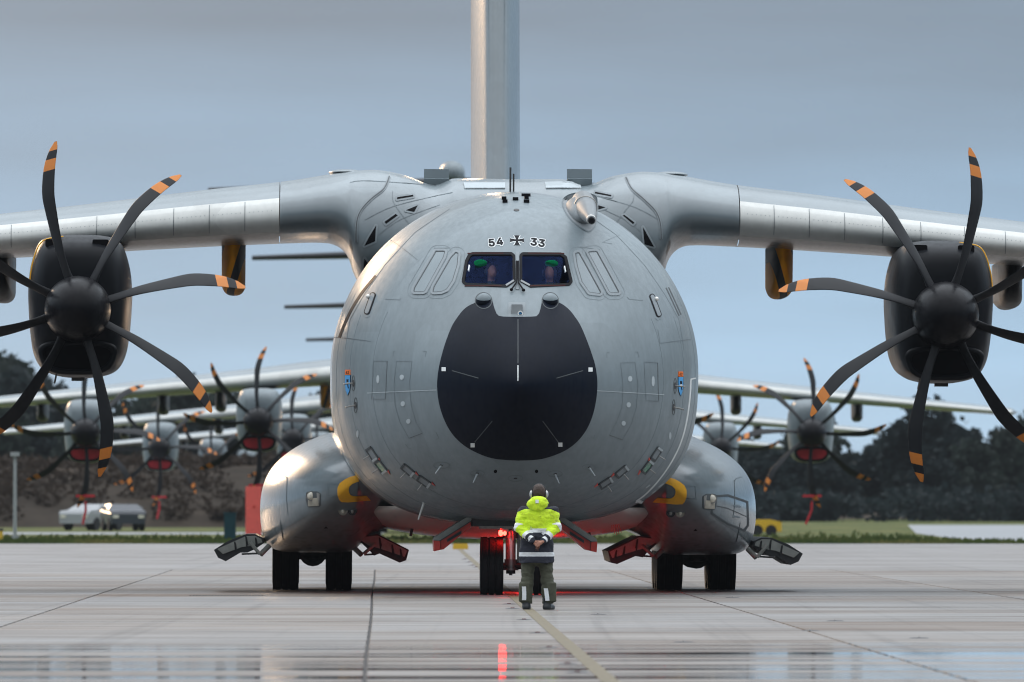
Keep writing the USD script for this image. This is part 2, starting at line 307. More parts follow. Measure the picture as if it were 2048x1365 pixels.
usdkit.material(stage, '/World/Looks/grass', {
    'g': ('geometry', {}), 'm': ('mapping', {'scale': (0.25, 0.05, 1)}), 'n': ('noise_texture', {'scale': 1.0, 'detail': 8.0, 'roughness': 0.65}),
    'r': ('rgb_ramp', {'ramp': [(0.30, (0.045, 0.075, 0.025)), (0.48, (0.085, 0.115, 0.035)), (0.62, (0.17, 0.165, 0.06)), (0.8, (0.26, 0.23, 0.10))]}),
    'p': ('principled_bsdf', {'roughness': 0.9, 'specular_ior_level': 0.1})},
    [('g.position', 'm.vector'), ('m.vector', 'n.vector'), ('n.fac', 'r.fac'), ('r.color', 'p.base_color')], surface='p.BSDF')
mat('road', (0.33, 0.35, 0.37), 0.5, var=0.15, vscale=0.2)
mat('soil', (0.040, 0.031, 0.023), 0.95, spec=0.1, var=0.35, vscale=0.5)
def leafmat(name, c, var=0.45):
    c = np.array(c)
    usdkit.material(stage, '/World/Looks/' + name, {
        'oi': ('object_info', {}), 'g': ('geometry', {}), 'n': ('noise_texture', {'scale': 0.5, 'detail': 3.0}),
        'a': ('math', {'math_type': 'add'}), 'h': ('math', {'math_type': 'multiply', 'value2': 0.5}), 'r': ('rgb_ramp', {'ramp': [(0.2, tuple(c * (1 - var))), (0.5, tuple(c)), (0.8, tuple(c * (1 + var)))]}),
        'd': ('principled_bsdf', {'roughness': 0.7, 'specular_ior_level': 0.2}), 't': ('translucent_bsdf', {}), 'm': ('mix_closure', {'fac': 0.25})},
        [('g.position', 'n.vector'), ('n.fac', 'a.value1'), ('g.random_per_island', 'a.value2'), ('a.value', 'h.value1'), ('h.value', 'r.fac'), ('r.color', 'd.base_color'), ('r.color', 't.color'),
         ('d.BSDF', 'm.closure1'), ('t.BSDF', 'm.closure2')], surface='m.closure')
leafmat('leaf_dark', (0.024, 0.040, 0.042))
leafmat('leaf_green', (0.036, 0.054, 0.044))
leafmat('leaf_brown', (0.070, 0.050, 0.036))
mat('bark', (0.06, 0.05, 0.04), 0.9)
mat('pole_grey', (0.38, 0.40, 0.41), 0.4, metal=0.3)
mat('vehicle_white', (0.62, 0.63, 0.63), 0.3, coat=0.5)
mat('vehicle_dark', (0.028, 0.033, 0.042), 0.35, coat=0.3)
mat('vehicle_grey', (0.30, 0.31, 0.32), 0.4, coat=0.3)
mat('vehicle_yellow', (0.62, 0.38, 0.02), 0.4, coat=0.3)
mat('vehicle_glass', (0.02, 0.025, 0.03), 0.08)
mat('teal_paint', (0.012, 0.075, 0.095), 0.5)

# ------------------------------------------------------------------ the setting: ground, apron slabs, markings, grass, far bank
def px2x(px, d): return (px - 1024.0) * d / F
def d_of(py): return F * CAMH / (py - HZ)                              # distance of a ground point seen on picture row py
def sheet(pts, z): 
    m = extrude(Polygon(pts), 0.002); m.apply_translation((0, 0, z - 0.002)); return m
soil = thing('ground', 'brown earth and rough grass beyond the airfield', 'ground', kind='structure')
part(soil, 'terrain', sheet([(-4000, -900), (4000, -900), (4000, 6000), (-4000, 6000)], -0.06), 'soil', False)
apron = thing('apron', 'wet grey concrete apron under the aircraft', 'apron', kind='structure')
part(apron, 'joint_filler', sheet([(-36, -129), (35, -129), (35, 85), (-36, 85)], -0.014), 'joint_dark', False)
DD = 80.0                                                             # slabs one by one up to here, one sheet beyond
part(apron, 'far_concrete', sheet([(-90, DD + 0.02), (90, DD + 0.02), (90, 262), (-90, 262)], 0.0), 'concrete', False)
offs = [-35.5, -30.6, -25.7, -20.8, -15.9, -11.0, -6.17 + 1.60, -0.14, 4.98, 9.9, 14.8, 19.7, 24.6, 29.5, 34.4]
offs = [o if o not in (-6.17 + 1.60,) else -4.60 for o in offs]
slope = -0.0096
rows = [-128 + 11.3 * k for k in range(20)]; rows = [r for r in rows if r < DD - 4] + [DD]
for a in range(len(rows) - 1):
    for b in range(len(offs) - 1):
        y0, y1 = rows[a] + 0.012, rows[a + 1] - 0.012
        xa = lambda y: offs[b] + slope * (y + CAMD); xb = lambda y: offs[b + 1] + slope * (y + CAMD)
        n = 14; ys = np.linspace(y0, y1, n); g = 0.021
        jl, jr = np.random.default_rng(b).normal(0, 0.006, n), np.random.default_rng(b + 1).normal(0, 0.006, n)
        jl2 = np.array([0.010 * math.sin(3.1 * y + b) + 0.007 * math.sin(7.3 * y) for y in ys]); jr2 = np.array([0.010 * math.sin(3.1 * y + b + 1) + 0.007 * math.sin(7.3 * y) for y in ys])
        left = [(xa(y) + g + j, y) for y, j in zip(ys, jl2)]; right = [(xb(y) - g + j, y) for y, j in zip(ys, jr2)]
        m = extrude(Polygon(left + right[::-1]), 0.05); m.apply_translation((0, 0, -0.05 + rng.uniform(-0.0015, 0.0)))
        part(apron, 'slab', m, 'concrete', False)
# faded yellow taxi line
ys = np.linspace(-112, 262, 60); cx = 0.83 - 0.0079 * (ys + CAMD - 114)
line = Polygon([(x - 0.075, y) for x, y in zip(cx, ys)] + [(x + 0.075, y) for x, y in zip(cx, ys)][::-1])
m = extrude(line, 0.001); m.apply_translation((0, 0, 0.0035))
tag(part(None, 'taxi_line', m, 'line_yellow', False), 'faded yellow taxi line running along the wet apron', 'taxi line', kind='structure')
# grass strips and the far taxiway
def gsheet(name, pts, z, m_, label):
    tag(part(None, name, sheet(pts, z), m_, False), label, name.split('_')[-1], kind='structure')
gsheet('grass_field', [(-120, 262.03), (150, 262.03), (330, 900), (-330, 900)], -0.012, 'grass', 'wide mown grass field between apron and trees')
gsheet('far_taxiway', [(-150, 400), (-6, 400), (-6, 440), (-150, 440)], -0.006, 'road', 'pale far taxiway behind the left grass strip')
gsheet('far_road', [(17.5, 300), (140, 290), (180, 640), (25, 640), (19, 420)], -0.006, 'road', 'pale shimmering taxiway at right beyond the apron')
gsheet('near_grass', [(-400, -700), (400, -700), (400, -129.02), (-400, -129.02)], -0.012, 'grass', 'unseen grass added before the apron to darken reflections on the aircraft')  # out of view; added to cut bright ground reflections on the lower fuselage
# short grass blades along the near edge of the field: nobody could count them
gx = rng.uniform(-24, 24, 9000); gy = 262.2 + rng.exponential(28, 9000); keep = (gy < 560) & ~((gx > 17) & (gy > 285)) & ~((gx < -6) & (gy > 368)); gx, gy = gx[keep], gy[keep]
hh = rng.uniform(0.05, 0.20, len(gx)); ww = rng.uniform(0.04, 0.12, len(gx)); lean = rng.normal(0, 0.05, len(gx))
V = np.stack([np.stack([gx - ww, gy, 0 * gx - 0.012], -1), np.stack([gx + ww, gy + 0.05, 0 * gx - 0.012], -1), np.stack([gx + lean, gy, hh], -1)], 1).reshape(-1, 3)
tag(part(None, 'grass_tufts', tri(V, np.arange(len(V)).reshape(-1, 3)), 'grass', False), 'short uneven grass tufts along the apron edge', 'grass', kind='stuff')
# brown bank at left, far off
bx, by = np.meshgrid(np.linspace(-46, -6.5, 110), np.linspace(560, 640, 40), indexing='ij')
prof = np.clip((by - 560) / 22, 0, 1) ** 0.7 * np.clip((640 - by) / 20, 0, 1)
hgt = 3.6 * prof * (0.72 + 0.5 * meshkit.fbm(np.stack([bx * 0.22, by * 0.05, 0 * bx], -1), 4, 3)) * np.clip((-6.5 - bx) / 5, 0, 1) ** 0.8 * np.clip((bx + 46) / 4, 0, 1) - 0.08
bank = tri(np.stack([bx, by, hgt], -1).reshape(-1, 3), grid_faces(110, 40))
bk = thing('earth_bank', 'low brown overgrown earth bank at far left', 'bank', kind='structure')
part(bk, 'slope', bank, 'soil', True)
def leaves(c, r, n, size, seed, flat=0.8):
    """Leaf clumps as small bent quads spread through noisy ellipsoids (centres c, radii r)."""
    g = np.random.default_rng(seed); out = []
    for ci, ri, ni in zip(c, r, n):
        d = g.normal(size=(ni, 3)); d /= np.linalg.norm(d, axis=1)[:, None]
        rad = g.uniform(0.35, 1.0, ni) ** 0.5
        p = ci + d * rad[:, None] * ri * (0.75 + 0.5 * meshkit.noise(d * 2.2 + seed, seed)[:, None])
        a = g.normal(size=(ni, 3)) + d * 0.6; a /= np.linalg.norm(a, axis=1)[:, None]
        b = np.cross(a, g.normal(size=(ni, 3))); b /= np.linalg.norm(b, axis=1)[:, None]
        s = size * g.uniform(0.5, 1.3, ni)[:, None]
        out.append(np.stack([p - a * s, p + b * s * flat, p + a * s, p - b * s * flat], 1))
    v = np.concatenate(out).reshape(-1, 3); k = np.arange(len(v) // 4) * 4
    return tri(v, np.concatenate([np.stack([k, k + 1, k + 2], -1), np.stack([k, k + 2, k + 3], -1)]))
sc, sr, sn = [], [], []
for k in range(420):
    i, j = rng.integers(0, 110), rng.integers(0, 24)
    h0 = hgt[i, j]
    if h0 < 0.1: continue
    sc.append((bx[i, j], by[i, j], h0 + 0.15)); sr.append(np.array([rng.uniform(.6, 1.5), 1.0, rng.uniform(.35, .8)])); sn.append(70)
part(bk, 'shrub_cover', leaves(sc, sr, sn, 0.17, 5), 'leaf_brown', False, kind='stuff')

# ------------------------------------------------------------------ far trees: four kinds, many instances
def tree_kind(k, H, Wd, leaf, at, label, group):
    g = np.random.default_rng(40 + k)
    t = thing('forest_tree', label, 'tree', at, (0, 0, 0), group)
    UsdGeom.Xformable(t).AddScaleOp().Set(Gf.Vec3f(1, 1, 1))
    trunk = [rod((0, 0, -0.3), (0.1, 0, H * 0.45), Wd * 0.055, 8, Wd * 0.035)]
    c, r, n = [], [], []
    for q in range(15):
        a, zz = g.uniform(0, 6.28), g.uniform(0.22, 0.93)
        rr = Wd * 0.5 * math.sin(math.pi * min(0.97, (zz * 0.85 + 0.12))) * g.uniform(0.3, 0.85)
        p = np.array([rr * math.cos(a), rr * math.sin(a), H * zz]); s = Wd * g.uniform(0.17, 0.29)
        c.append(p); r.append(np.array([s, s, s * 0.85])); n.append(230)
        trunk.append(rod((0.05, 0, H * min(zz, 0.45) * 0.8), p, Wd * 0.02, 6, Wd * 0.008))
    part(t, 'trunk', cat_(trunk), 'bark', 40); part(t, 'crown', leaves(c, r, n, Wd * 0.052, 60 + k), leaf, False)
    return t
TL = 'dark tree in the far wood behind the airfield'
TG = 'trees of the far wood'
kinds = [tree_kind(0, 9.0, 7.0, 'leaf_dark', (-36, 800, 0), TL, TG), tree_kind(1, 8.5, 8.0, 'leaf_dark', (31, 800, 0), TL, TG), tree_kind(2, 10.0, 6.5, 'leaf_green', (-28, 830, 0), TL, TG), tree_kind(3, 7.5, 7.5, 'leaf_green', (24, 840, 0), TL, TG)]
def tree_top(px):                                                    # picture row of the wood's skyline
    return np.interp(px, [-100, 0, 70, 140, 330, 420, 500, 640, 1000, 1380, 1480, 1600, 1740, 1830, 1960, 2150], [715, 712, 735, 790, 770, 745, 770, 800, 860, 880, 868, 858, 868, 850, 835, 820])
for row, (yy, step, f) in enumerate([(790, 5.2, 0.74), (812, 5.4, 0.84), (835, 5.6, 0.92), (860, 5.8, 0.95)]):
    x = -46.0 + row * 1.7
    while x < 47:
        d = yy + CAMD; px = 1024 + x * F / d
        top = (HZ - tree_top(px)) * d / F + CAMH
        k = int(rng.integers(0, 4)); h0 = (9.0, 8.5, 10.0, 7.5)[k]; s = top * f * rng.uniform(0.88, 1.05) / h0
        copy_of(kinds[k], 'forest_tree', TL, 'tree', (x + rng.uniform(-1, 1), yy + rng.uniform(-7, 7), -0.05), (0, 0, rng.uniform(0, 360)), TG, (max(0.75, s * 0.9), max(0.75, s * 0.9), s))
        x += step * rng.uniform(0.75, 1.2)
u_c, u_r, u_n = [], [], []
for k in range(150):
    x = rng.uniform(-46, 46); u_c.append((x, 778 + rng.uniform(-6, 6), rng.uniform(0.4, 1.6))); u_r.append(np.array([2.0, 1.6, rng.uniform(.9, 1.6)])); u_n.append(110)
ug = part(None, 'undergrowth', leaves(u_c, u_r, u_n, 0.30, 9), 'leaf_dark', False)
tag(ug, 'dense dark undergrowth along the foot of the far wood', 'undergrowth', kind='stuff')

# ------------------------------------------------------------------ the aircraft's shape, in its own coordinates (x right, y aft, z up; origin on the ground under the nose gear)
YAW, ROLL, X0 = math.radians(0.76), math.radians(0.37), 0.035
_R = np.array([[math.cos(YAW), -math.sin(YAW), 0], [math.sin(YAW), math.cos(YAW), 0], [0, 0, 1]]) @ np.array([[math.cos(ROLL), 0, math.sin(ROLL)], [0, 1, 0], [-math.sin(ROLL), 0, math.cos(ROLL)]])
def loc(px, py, y):
    """The aircraft's (x, z) of the point at its own depth y that the photograph shows at (px, py): a measuring aid."""
    Y = y
    for _ in range(3):
        s = F / (CAMD + Y); w = np.array([(px - 1024) / s - X0, Y, CAMH + (HZ - py) / s]); l = _R.T @ w; Y += y - l[1]
    return l[0], l[2]
YT, LN, W, ZC = -6.0, 6.6, 2.97, 3.60
_P = lambda u, v: PchipInterpolator(u, v)
p_w = _P([0, .008, .03, .1, .2, .3, .4, .6, .8, 1, 1.01], [0, .15, .37, .85, 1.37, 1.74, 2.06, 2.54, 2.84, W, W])
p_t = _P([0, .008, .03, .1, .2, .28, .40, .55, .7, .85, 1, 1.01], [3.33, 3.46, 3.66, 4.11, 4.62, 4.95, 5.47, 5.98, 6.27, 6.43, 6.50, 6.50])
p_b = _P([0, .008, .03, .1, .2, .4, .6, .8, 1, 1.01], [3.33, 3.20, 3.00, 2.50, 2.03, 1.52, 1.28, 1.18, 1.15, 1.15])
p_c = _P([0, .1, .2, .4, .6, .8, 1, 1.01], [3.33, 3.34, 3.36, 3.44, 3.52, 3.57, ZC, ZC])
p_n = _P([0, .2, .4, .7, 1, 1.01], [2.0, 2.05, 2.2, 2.5, 2.75, 2.75])
def fus_val(x, z, u):
    dz = z - p_c(u); up = dz > 0; h = np.where(up, p_t(u) - p_c(u), p_c(u) - p_b(u)); n = np.where(up, 2.0, p_n(u))
    return (np.abs(x) / np.maximum(p_w(u), 1e-6)) ** n + (np.abs(dz) / np.maximum(h, 1e-6)) ** n - 1
def fus_y(x, z):
    x, z = np.asarray(x, float), np.asarray(z, float); lo, hi = np.zeros(np.broadcast(x, z).shape), np.ones(np.broadcast(x, z).shape)
    for _ in range(26):
        mid = (lo + hi) / 2; inside = fus_val(x, z, mid) < 0
        hi = np.where(inside, mid, hi); lo = np.where(inside, lo, mid)
    return YT + LN * hi
# sponson (left one; the right is its mirror image)
_sp_px = [(500 + 168, 866), (632, 876), (597, 892), (570, 910), (548, 931), (532, 956), (523, 986), (520, 1020), (522, 1050), (529, 1080), (545, 1098), (572, 1104), (630, 1105), (690, 1105), (712, 1098), (725, 1083), (745, 1066), (800, 1048), (850, 1030), (850, 940), (760, 880)]
SPO = spline([loc(a, b, 8.5) for a, b in _sp_px], 6); SPC = np.array(loc(716, 958, 5)); SPY, SPL, SPQ = 3.2, 5.4, 0.55
_spa = np.arctan2(SPO[:, 1] - SPC[1], SPO[:, 0] - SPC[0]); _spr = np.hypot(SPO[:, 0] - SPC[0], SPO[:, 1] - SPC[1]); _o = np.argsort(_spa); _spa, _spr = _spa[_o], _spr[_o]
def spo_r(a): return np.interp(a, np.r_[_spa - 2 * np.pi, _spa, _spa + 2 * np.pi], np.r_[_spr, _spr, _spr])
def spo_y(x, z):                                                     # for x < 0
    dx, dz = np.asarray(x) - SPC[0], np.asarray(z) - SPC[1]
    k = np.clip(np.hypot(dx, dz) / spo_r(np.arctan2(dz, dx)), 0, 0.9995)
    return SPY + SPL * (1 - np.sqrt(np.maximum(1 - k ** (1 / SPQ), 0)))
# wing by span station
p_zt = _P([0, .9, 1.25, 1.8, 2.3, 2.9, 3.65, 5.25, 6.95, 8.7, 12.5, 21.2], [6.98, 6.98, 6.86, 7.04, 7.11, 7.05, 6.93, 6.75, 6.54, 6.34, 5.93, 5.02])
p_zb = _P([0, 2.45, 2.62, 2.69, 2.80, 2.92, 3.06, 3.3, 3.65, 8.7, 12.5, 21.2], [4.9, 5.1, 5.36, 5.58, 5.74, 5.82, 5.86, 5.87, 5.86, 5.58, 5.33, 4.72])
p_le = _P([0, 1.2, 2.3, 3.2, 21.2], [8.6, 8.2, 8.1, 8.35, 13.2])
p_ch = _P([0, 3.0, 8.7, 21.2], [6.6, 6.3, 5.2, 2.7])
def p_zl(x): return p_zb(x) + 0.40 * (p_zt(x) - p_zb(x))
def wing_y(x, z):
    x = np.abs(x); zt, zb, zl, c = p_zt(x), p_zb(x), p_zl(x), p_ch(x)
    q = np.where(z > zl, (z - zl) / (zt - zl), (zl - z) / (zl - zb)); e = np.where(z > zl, .36, .26)
    return p_le(x) + e * c * (1 - np.sqrt(np.maximum(1 - np.clip(q, 0, .9995) ** 2, 0)))
def wing_loop(x, part_):
    """Chordwise points of the section at span x: the pale leading edge strip, or everything else of the section."""
    zt, zb, zl, c, y0 = (float(f(x)) for f in (p_zt, p_zb, p_zl, p_ch, p_le))
    H = zt - zb; za, zc2 = zb + 0.70 * H, zb + 0.15 * H
    def front(z): return float(wing_y(x, z))
    if part_ == 'edge':
        return [(front(z), z) for z in np.linspace(za, zc2, 16)]
    zte = zb + 0.10 * H
    up = [(y0 + c * (0.36 + 0.64 * q), zt + (zte + 0.10 - zt) * q ** 1.55) for q in np.linspace(1, 0, 12)]
    up += [(front(z), z) for z in zl + (zt - zl) * np.sin(np.linspace(np.pi / 2, 0, 20))[1:] if z > za] + [(front(za), za)]
    lo = [(front(zc2), zc2)] + [(front(z), z) for z in zl - (zl - zb) * np.sin(np.linspace(0, np.pi / 2, 20)) if z < zc2]
    lo += [(y0 + c * (0.26 + 0.74 * q), zb + (zte - zb) * q ** 1.6) for q in np.linspace(0, 1, 10)[1:]]
    return up, lo
def resample(pts, n):
    p = np.array(pts); d = np.r_[0, np.cumsum(np.linalg.norm(np.diff(p, axis=0), axis=1))]
    return np.stack([np.interp(np.linspace(0, d[-1], n), d, p[:, k]) for k in range(p.shape[1])], -1)
def loft(rows_, closed=False):
    r = np.array(rows_); n, m = r.shape[:2]
    return tri(r.reshape(-1, 3), grid_faces(n, m, closed))
def wing_mesh(xs, which, side):
    rows_ = []
    for x in xs:
        if which == 'edge': l = wing_loop(x, 'edge')
        elif which == 'upper': l = wing_loop(x, 'rest')[0]; l = list(resample(l[:12], 12)) + list(resample(l[11:], 16))
        elif which == 'lower': l = wing_loop(x, 'rest')[1]; l = list(resample(l, 26))
        else:
            u, lo = wing_loop(x, 'rest'); e = wing_loop(x, 'edge')
            l = list(resample(u[:12], 12)) + list(resample(u[11:] + e[1:-1] + lo[:2], 34)) + list(resample(lo[1:], 26))
        rows_.append([(side * x, y, z) for y, z in l])
    return loft(rows_)

def surf_normal(surf, x, z, h=0.004):
    fx = (surf(x + h, z) - surf(x - h, z)) / (2 * h); fz = (surf(x, z + h) - surf(x, z - h)) / (2 * h)
    n = np.stack([fx, -np.ones_like(fx), fz], -1); return n / np.linalg.norm(n, axis=1)[:, None]
def drape(parent, name, poly, surf, m_, off=0.005, res=0.06, deep=0.03, label=None, kind=None):
    """A thin piece of the outline poly (x, z) that lies on a surface y = surf(x, z), proud by off."""
    vs, fs, nv, base = [], [], [], 0
    for g in getattr(poly, 'geoms', [poly]):
        if g.is_empty or g.area < 1e-7: continue
        g = g.segmentize(res)
        v, f = trimesh.creation.triangulate_polygon(g, engine='earcut')
        if np.ptp(v[:, 0]) > res * 2 or np.ptp(v[:, 1]) > res * 2: v, f = trimesh.remesh.subdivide_to_size(np.c_[v, 0 * v[:, 0]], f, res * 1.5, max_iter=30)
        x, z = v[:, 0], v[:, 1]; n = surf_normal(surf, x, z)
        p = np.stack([x, surf(x, z), z], -1)
        a = (v[f[:, 1], 0] - v[f[:, 0], 0]) * (v[f[:, 2], 1] - v[f[:, 0], 1]) - (v[f[:, 1], 1] - v[f[:, 0], 1]) * (v[f[:, 2], 0] - v[f[:, 0], 0])
        f = np.where((a < 0)[:, None], f[:, ::-1], f)
        vs.append(p + n * off); fs.append(f + base); nv.append(n); base += len(p)
        for ring in [g.exterior] + list(g.interiors):
            c = np.array(ring.coords); x, z = c[:, 0], c[:, 1]; n = surf_normal(surf, x, z); p = np.stack([x, surf(x, z), z], -1); k = len(p)
            vs.append(p + n * off); vs.append(p - n * (deep - off)); nv += [n, n]
            i = np.arange(k - 1); fs.append(np.concatenate([np.stack([i, i + 1, i + 1 + k], -1), np.stack([i, i + 1 + k, i + k], -1)]) + base); base += 2 * k
    root = str(parent.GetPath())
    mm = usdkit.mesh(stage, free(root + '/' + name), (np.concatenate(vs), np.concatenate(fs)), M(m_), False)
    mm.CreateNormalsAttr([Gf.Vec3f(*map(float, q)) for q in np.concatenate(nv)]); mm.SetNormalsInterpolation('vertex')
    return tag(mm, label=label, kind=kind)
def fpoly(pts, surf=None, y=None):
    """Outline measured in the photograph, as the aircraft's (x, z), on the surface."""
    surf = surf or fus_y; out = []
    for a, b in pts:
        yy = -3.0 if y is None else y
        for _ in range(5 if y is None else 1):
            x, z = loc(a, b, yy)
            if y is None: yy = float(surf(np.array([x]), np.array([z]))[0])
        out.append((x, z))
    return Polygon(out).buffer(0)
def fline(pts, w, surf=None, y=None, cap=2):
    surf = surf or fus_y; out = []
    for a, b in pts:
        yy = -3.0 if y is None else y
        for _ in range(5 if y is None else 1):
            x, z = loc(a, b, yy)
            if y is None: yy = float(surf(np.array([x]), np.array([z]))[0])
        out.append((x, z))
    return LineString(out).buffer(w / 2, cap_style=cap, join_style=1)
def on_fus(a, b, surf=None):
    surf = surf or fus_y; yy = -3.0
    for _ in range(5): x, z = loc(a, b, yy); yy = float(surf(np.array([x]), np.array([z]))[0])
    n = surf_normal(surf, np.array([x]), np.array([z]))[0]; return np.array([x, yy, z]), n
WINPX = [(937.7, 510.8), (944.6, 506.9), (1023, 506.9), (1029, 511.5), (1029, 563), (1013.8, 574.3), (933, 570.8), (925.6, 566), (925.6, 560), (932, 522)]
WINPX2 = [(1040.3, 511.5), (1044.6, 507.2), (1121.5, 507.7), (1132, 514.6), (1143.8, 564.6), (1138.5, 570.8), (1060.8, 574.6), (1040.8, 563)]
HUB_Z, HUB_X, PROP_Y = None, None, 5.0
_hl, _hr = loc(151, 618, 4.8), loc(1889, 630, 4.8)
HUB_X, HUB_Z = (abs(_hl[0]) + abs(_hr[0])) / 2, (_hl[1] + _hr[1]) / 2

def blade_mesh():
    SWP = PchipInterpolator([0, .3, .6, .8, 1], [0, .06, .04, -.07, -.30]); CHP = PchipInterpolator([0, .12, .4, .65, .85, .95, 1], [.24, .27, .38, .42, .35, .24, .07])
    R0, R1 = 0.42, 2.78; rr = np.linspace(R0, R1, 26); rows_ = []
    for r in rr:
        t = (r - R0) / (R1 - R0)
        ch = float(CHP(t)); th = np.interp(t, [0, .12, .4, 1], [.16, .10, .045, .008])
        sw = float(SWP(t)); tw = math.radians(np.interp(t, [0, .3, 1], [74, 66, 52]))
        a = np.linspace(0, 2 * np.pi, 14, endpoint=False); cx_ = ch / 2 * np.cos(a); ty = th / 2 * np.sin(a) * (1 + .3 * np.cos(a))
        rows_.append(np.stack([sw + cx_ * math.cos(tw) - ty * math.sin(tw), cx_ * math.sin(tw) + ty * math.cos(tw), 0 * a + r], -1))
    m = loft(rows_, True); v = np.vstack([m.vertices, rows_[-1].mean(0)]); k = len(v) - 1; n0 = (len(rr) - 1) * 14
    f = np.vstack([m.faces, [[n0 + i, n0 + (i + 1) % 14, k] for i in range(14)]])
    m = tri(v, f); m.fix_normals(); return m
BLADE = blade_mesh(); BLADE_M = BLADE.copy(); BLADE_M.vertices = BLADE_M.vertices * [-1, 1, 1]; BLADE_M.invert()
# nacelle outline about the hub, in metres (s = 121 px/m)
NAC = spline(np.array([(0, 152), (48, 150), (80, 138), (97, 95), (103, 45), (102, 0), (98, -50), (90, -92), (72, -120), (40, -132), (0, -135), (-40, -132), (-72, -120), (-90, -92), (-98, -50), (-102, 0), (-103, 45), (-97, 95), (-80, 138), (-48, 150)]) / 121.0, 6)
def engine(plane, hx, hz, hy, spin, base_deg, ndetail=True, cover=False, wing_dark=True):
    """One engine: nacelle with its inlet, spinner and eight blades; spin -1/+1 is the handing."""
    rows_ = []
    for yv, k, cz in [(0.335, .10, .02), (0.34, .46, .06), (0.36, .62, .06), (0.44, .74, .05), (0.62, .86, .03), (0.95, .95, .01), (1.5, 1, 0), (3.0, 1.0, 0), (5.0, .97, .03), (7.0, .82, .20), (8.6, .50, .42), (9.2, .28, .5)]:
        rows_.append(np.stack([hx + NAC[:, 0] * k, np.full(len(NAC), hy + yv), hz + NAC[:, 1] * k + cz], -1))
    nac = loft(rows_, True); nac.fix_normals(); e = part(plane, 'engine', nac, 'paint_nacelle' if ndetail else 'paint_grey', 50)  # near nacelles take the shade-darkened copy, far ones the plain grey
    prof = [(0.0, 1.02)] + [(0.55 * math.sqrt(max(0, 1 - (t) ** 2.0)) ** 1.0, t * 1.02) for t in np.linspace(0.98, 0, 16)] + [(0.55, -0.36), (0.0, -0.36)]
    sp = lathe(prof[::-1], (0, -1, 0), (hx, hy, hz), 40); part(e, 'spinner', outward(sp), 'spinner_black', 40)
    for q in range(8):
        b = part(e, 'propeller_blade', BLADE if spin > 0 else BLADE_M, 'blade', 40)
        x = UsdGeom.Xformable(b); x.AddTranslateOp().Set(Gf.Vec3d(hx, hy, hz)); x.AddRotateYOp().Set(float(base_deg + 45 * q))
    # chin inlet: lip, dark throat
    a = np.linspace(0, 2 * np.pi, 48, endpoint=False)
    px_, pz_ = 0.58 * np.sign(np.cos(a)) * np.abs(np.cos(a)) ** .55, 0.235 * np.sign(np.sin(a)) * np.abs(np.sin(a)) ** .7
    px_ = px_ * (1 + 0.14 * pz_ / 0.235)
    lip = []
    for t in np.linspace(0, 2 * np.pi, 10, endpoint=False):
        kx = 1 + 0.10 * math.cos(t); kz = 1 + 0.22 * math.cos(t)
        lip.append(np.stack([hx + px_ * kx, np.full(48, hy + 0.36 - 0.09 * math.sin(t)), hz - 0.80 + pz_ * kz], -1))
    lip.append(lip[0]); lm = loft(lip, True); lm.fix_normals(); part(e, 'inlet_lip', lm, 'paint_nacelle', True)
    th = tri(np.vstack([np.stack([hx + px_ * .96, np.full(48, hy + 0.318), hz - 0.80 + pz_ * .96], -1), [[hx, hy + 0.322, hz - 0.80]]]), [[i, (i + 1) % 48, 48] for i in range(48)])
    part(e, 'inlet_throat', th, 'red_cloth' if cover else 'hole_black', False)
    if ndetail:
        for sx, cx_, cz in ((-1, -0.42, 1.10), (1, 0.36, 1.10)):
            o = sbox(cx_ - 0.105, cz - 0.035, cx_ + 0.105, cz + 0.035).buffer(0.03)
            m = extrude(o, 0.24); m.vertices = np.stack([hx + m.vertices[:, 0], hy + 0.60 + m.vertices[:, 2], hz + m.vertices[:, 1]], -1); m.invert(); m.fix_normals()
            part(e, 'scoop', m, 'hole_black', False)
        part(e, 'drain_box', box((hx + 0.02 * spin, hy + 2.0, hz - 1.13), (0.22, .3, .08)), 'gear_dark', False)
        part(e, 'drain_mast', rod((hx - 0.36, hy + 1.2, hz - 1.03), (hx - 0.40, hy + 1.25, hz - 1.22), 0.016, 6), 'gear_dark', False)
        # thin yellow line over the shoulder
        pts = []
        for ang in np.linspace(0.20, 1.15, 24):
            i = np.argmin(np.abs(np.arctan2(NAC[:, 0] * (1 if spin > 0 else -1), NAC[:, 1]) - ang)); 
            pts.append((hx + NAC[i, 0] * 0.962, hy + 0.92, hz + NAC[i, 1] * 0.962 + 0.01))
        part(e, 'yellow_line', tube(pts, 0.011, 6), 'yellow_paint', False)
    return e

def tyre(parent, c, r, w, name='wheel'):
    s = w / 2; prof = [(r * .55, -s * .82), (r * .80, -s * .98), (r * .93, -s * .90), (r * .985, -s * .70)]
    for gpos in (-.42, -.14, .14, .42):
        prof += [(r, (gpos - .05) * w), (r - .016, (gpos - .035) * w), (r - .016, (gpos + .035) * w), (r, (gpos + .05) * w)]
    prof += [(r * .985, s * .70), (r * .93, s * .90), (r * .80, s * .98), (r * .55, s * .82)]
    t = part(parent, name, lathe(prof, (1, 0, 0), c, 56), 'rubber', 30)
    rim = lathe([(0, -s * .7), (r * .5, -s * .78), (r * .56, -s * .82), (r * .56, s * .82), (r * .5, s * .78), (0, s * .7)], (1, 0, 0), c, 40)
    part(t, 'rim', rim, 'gear_metal', 30); return t

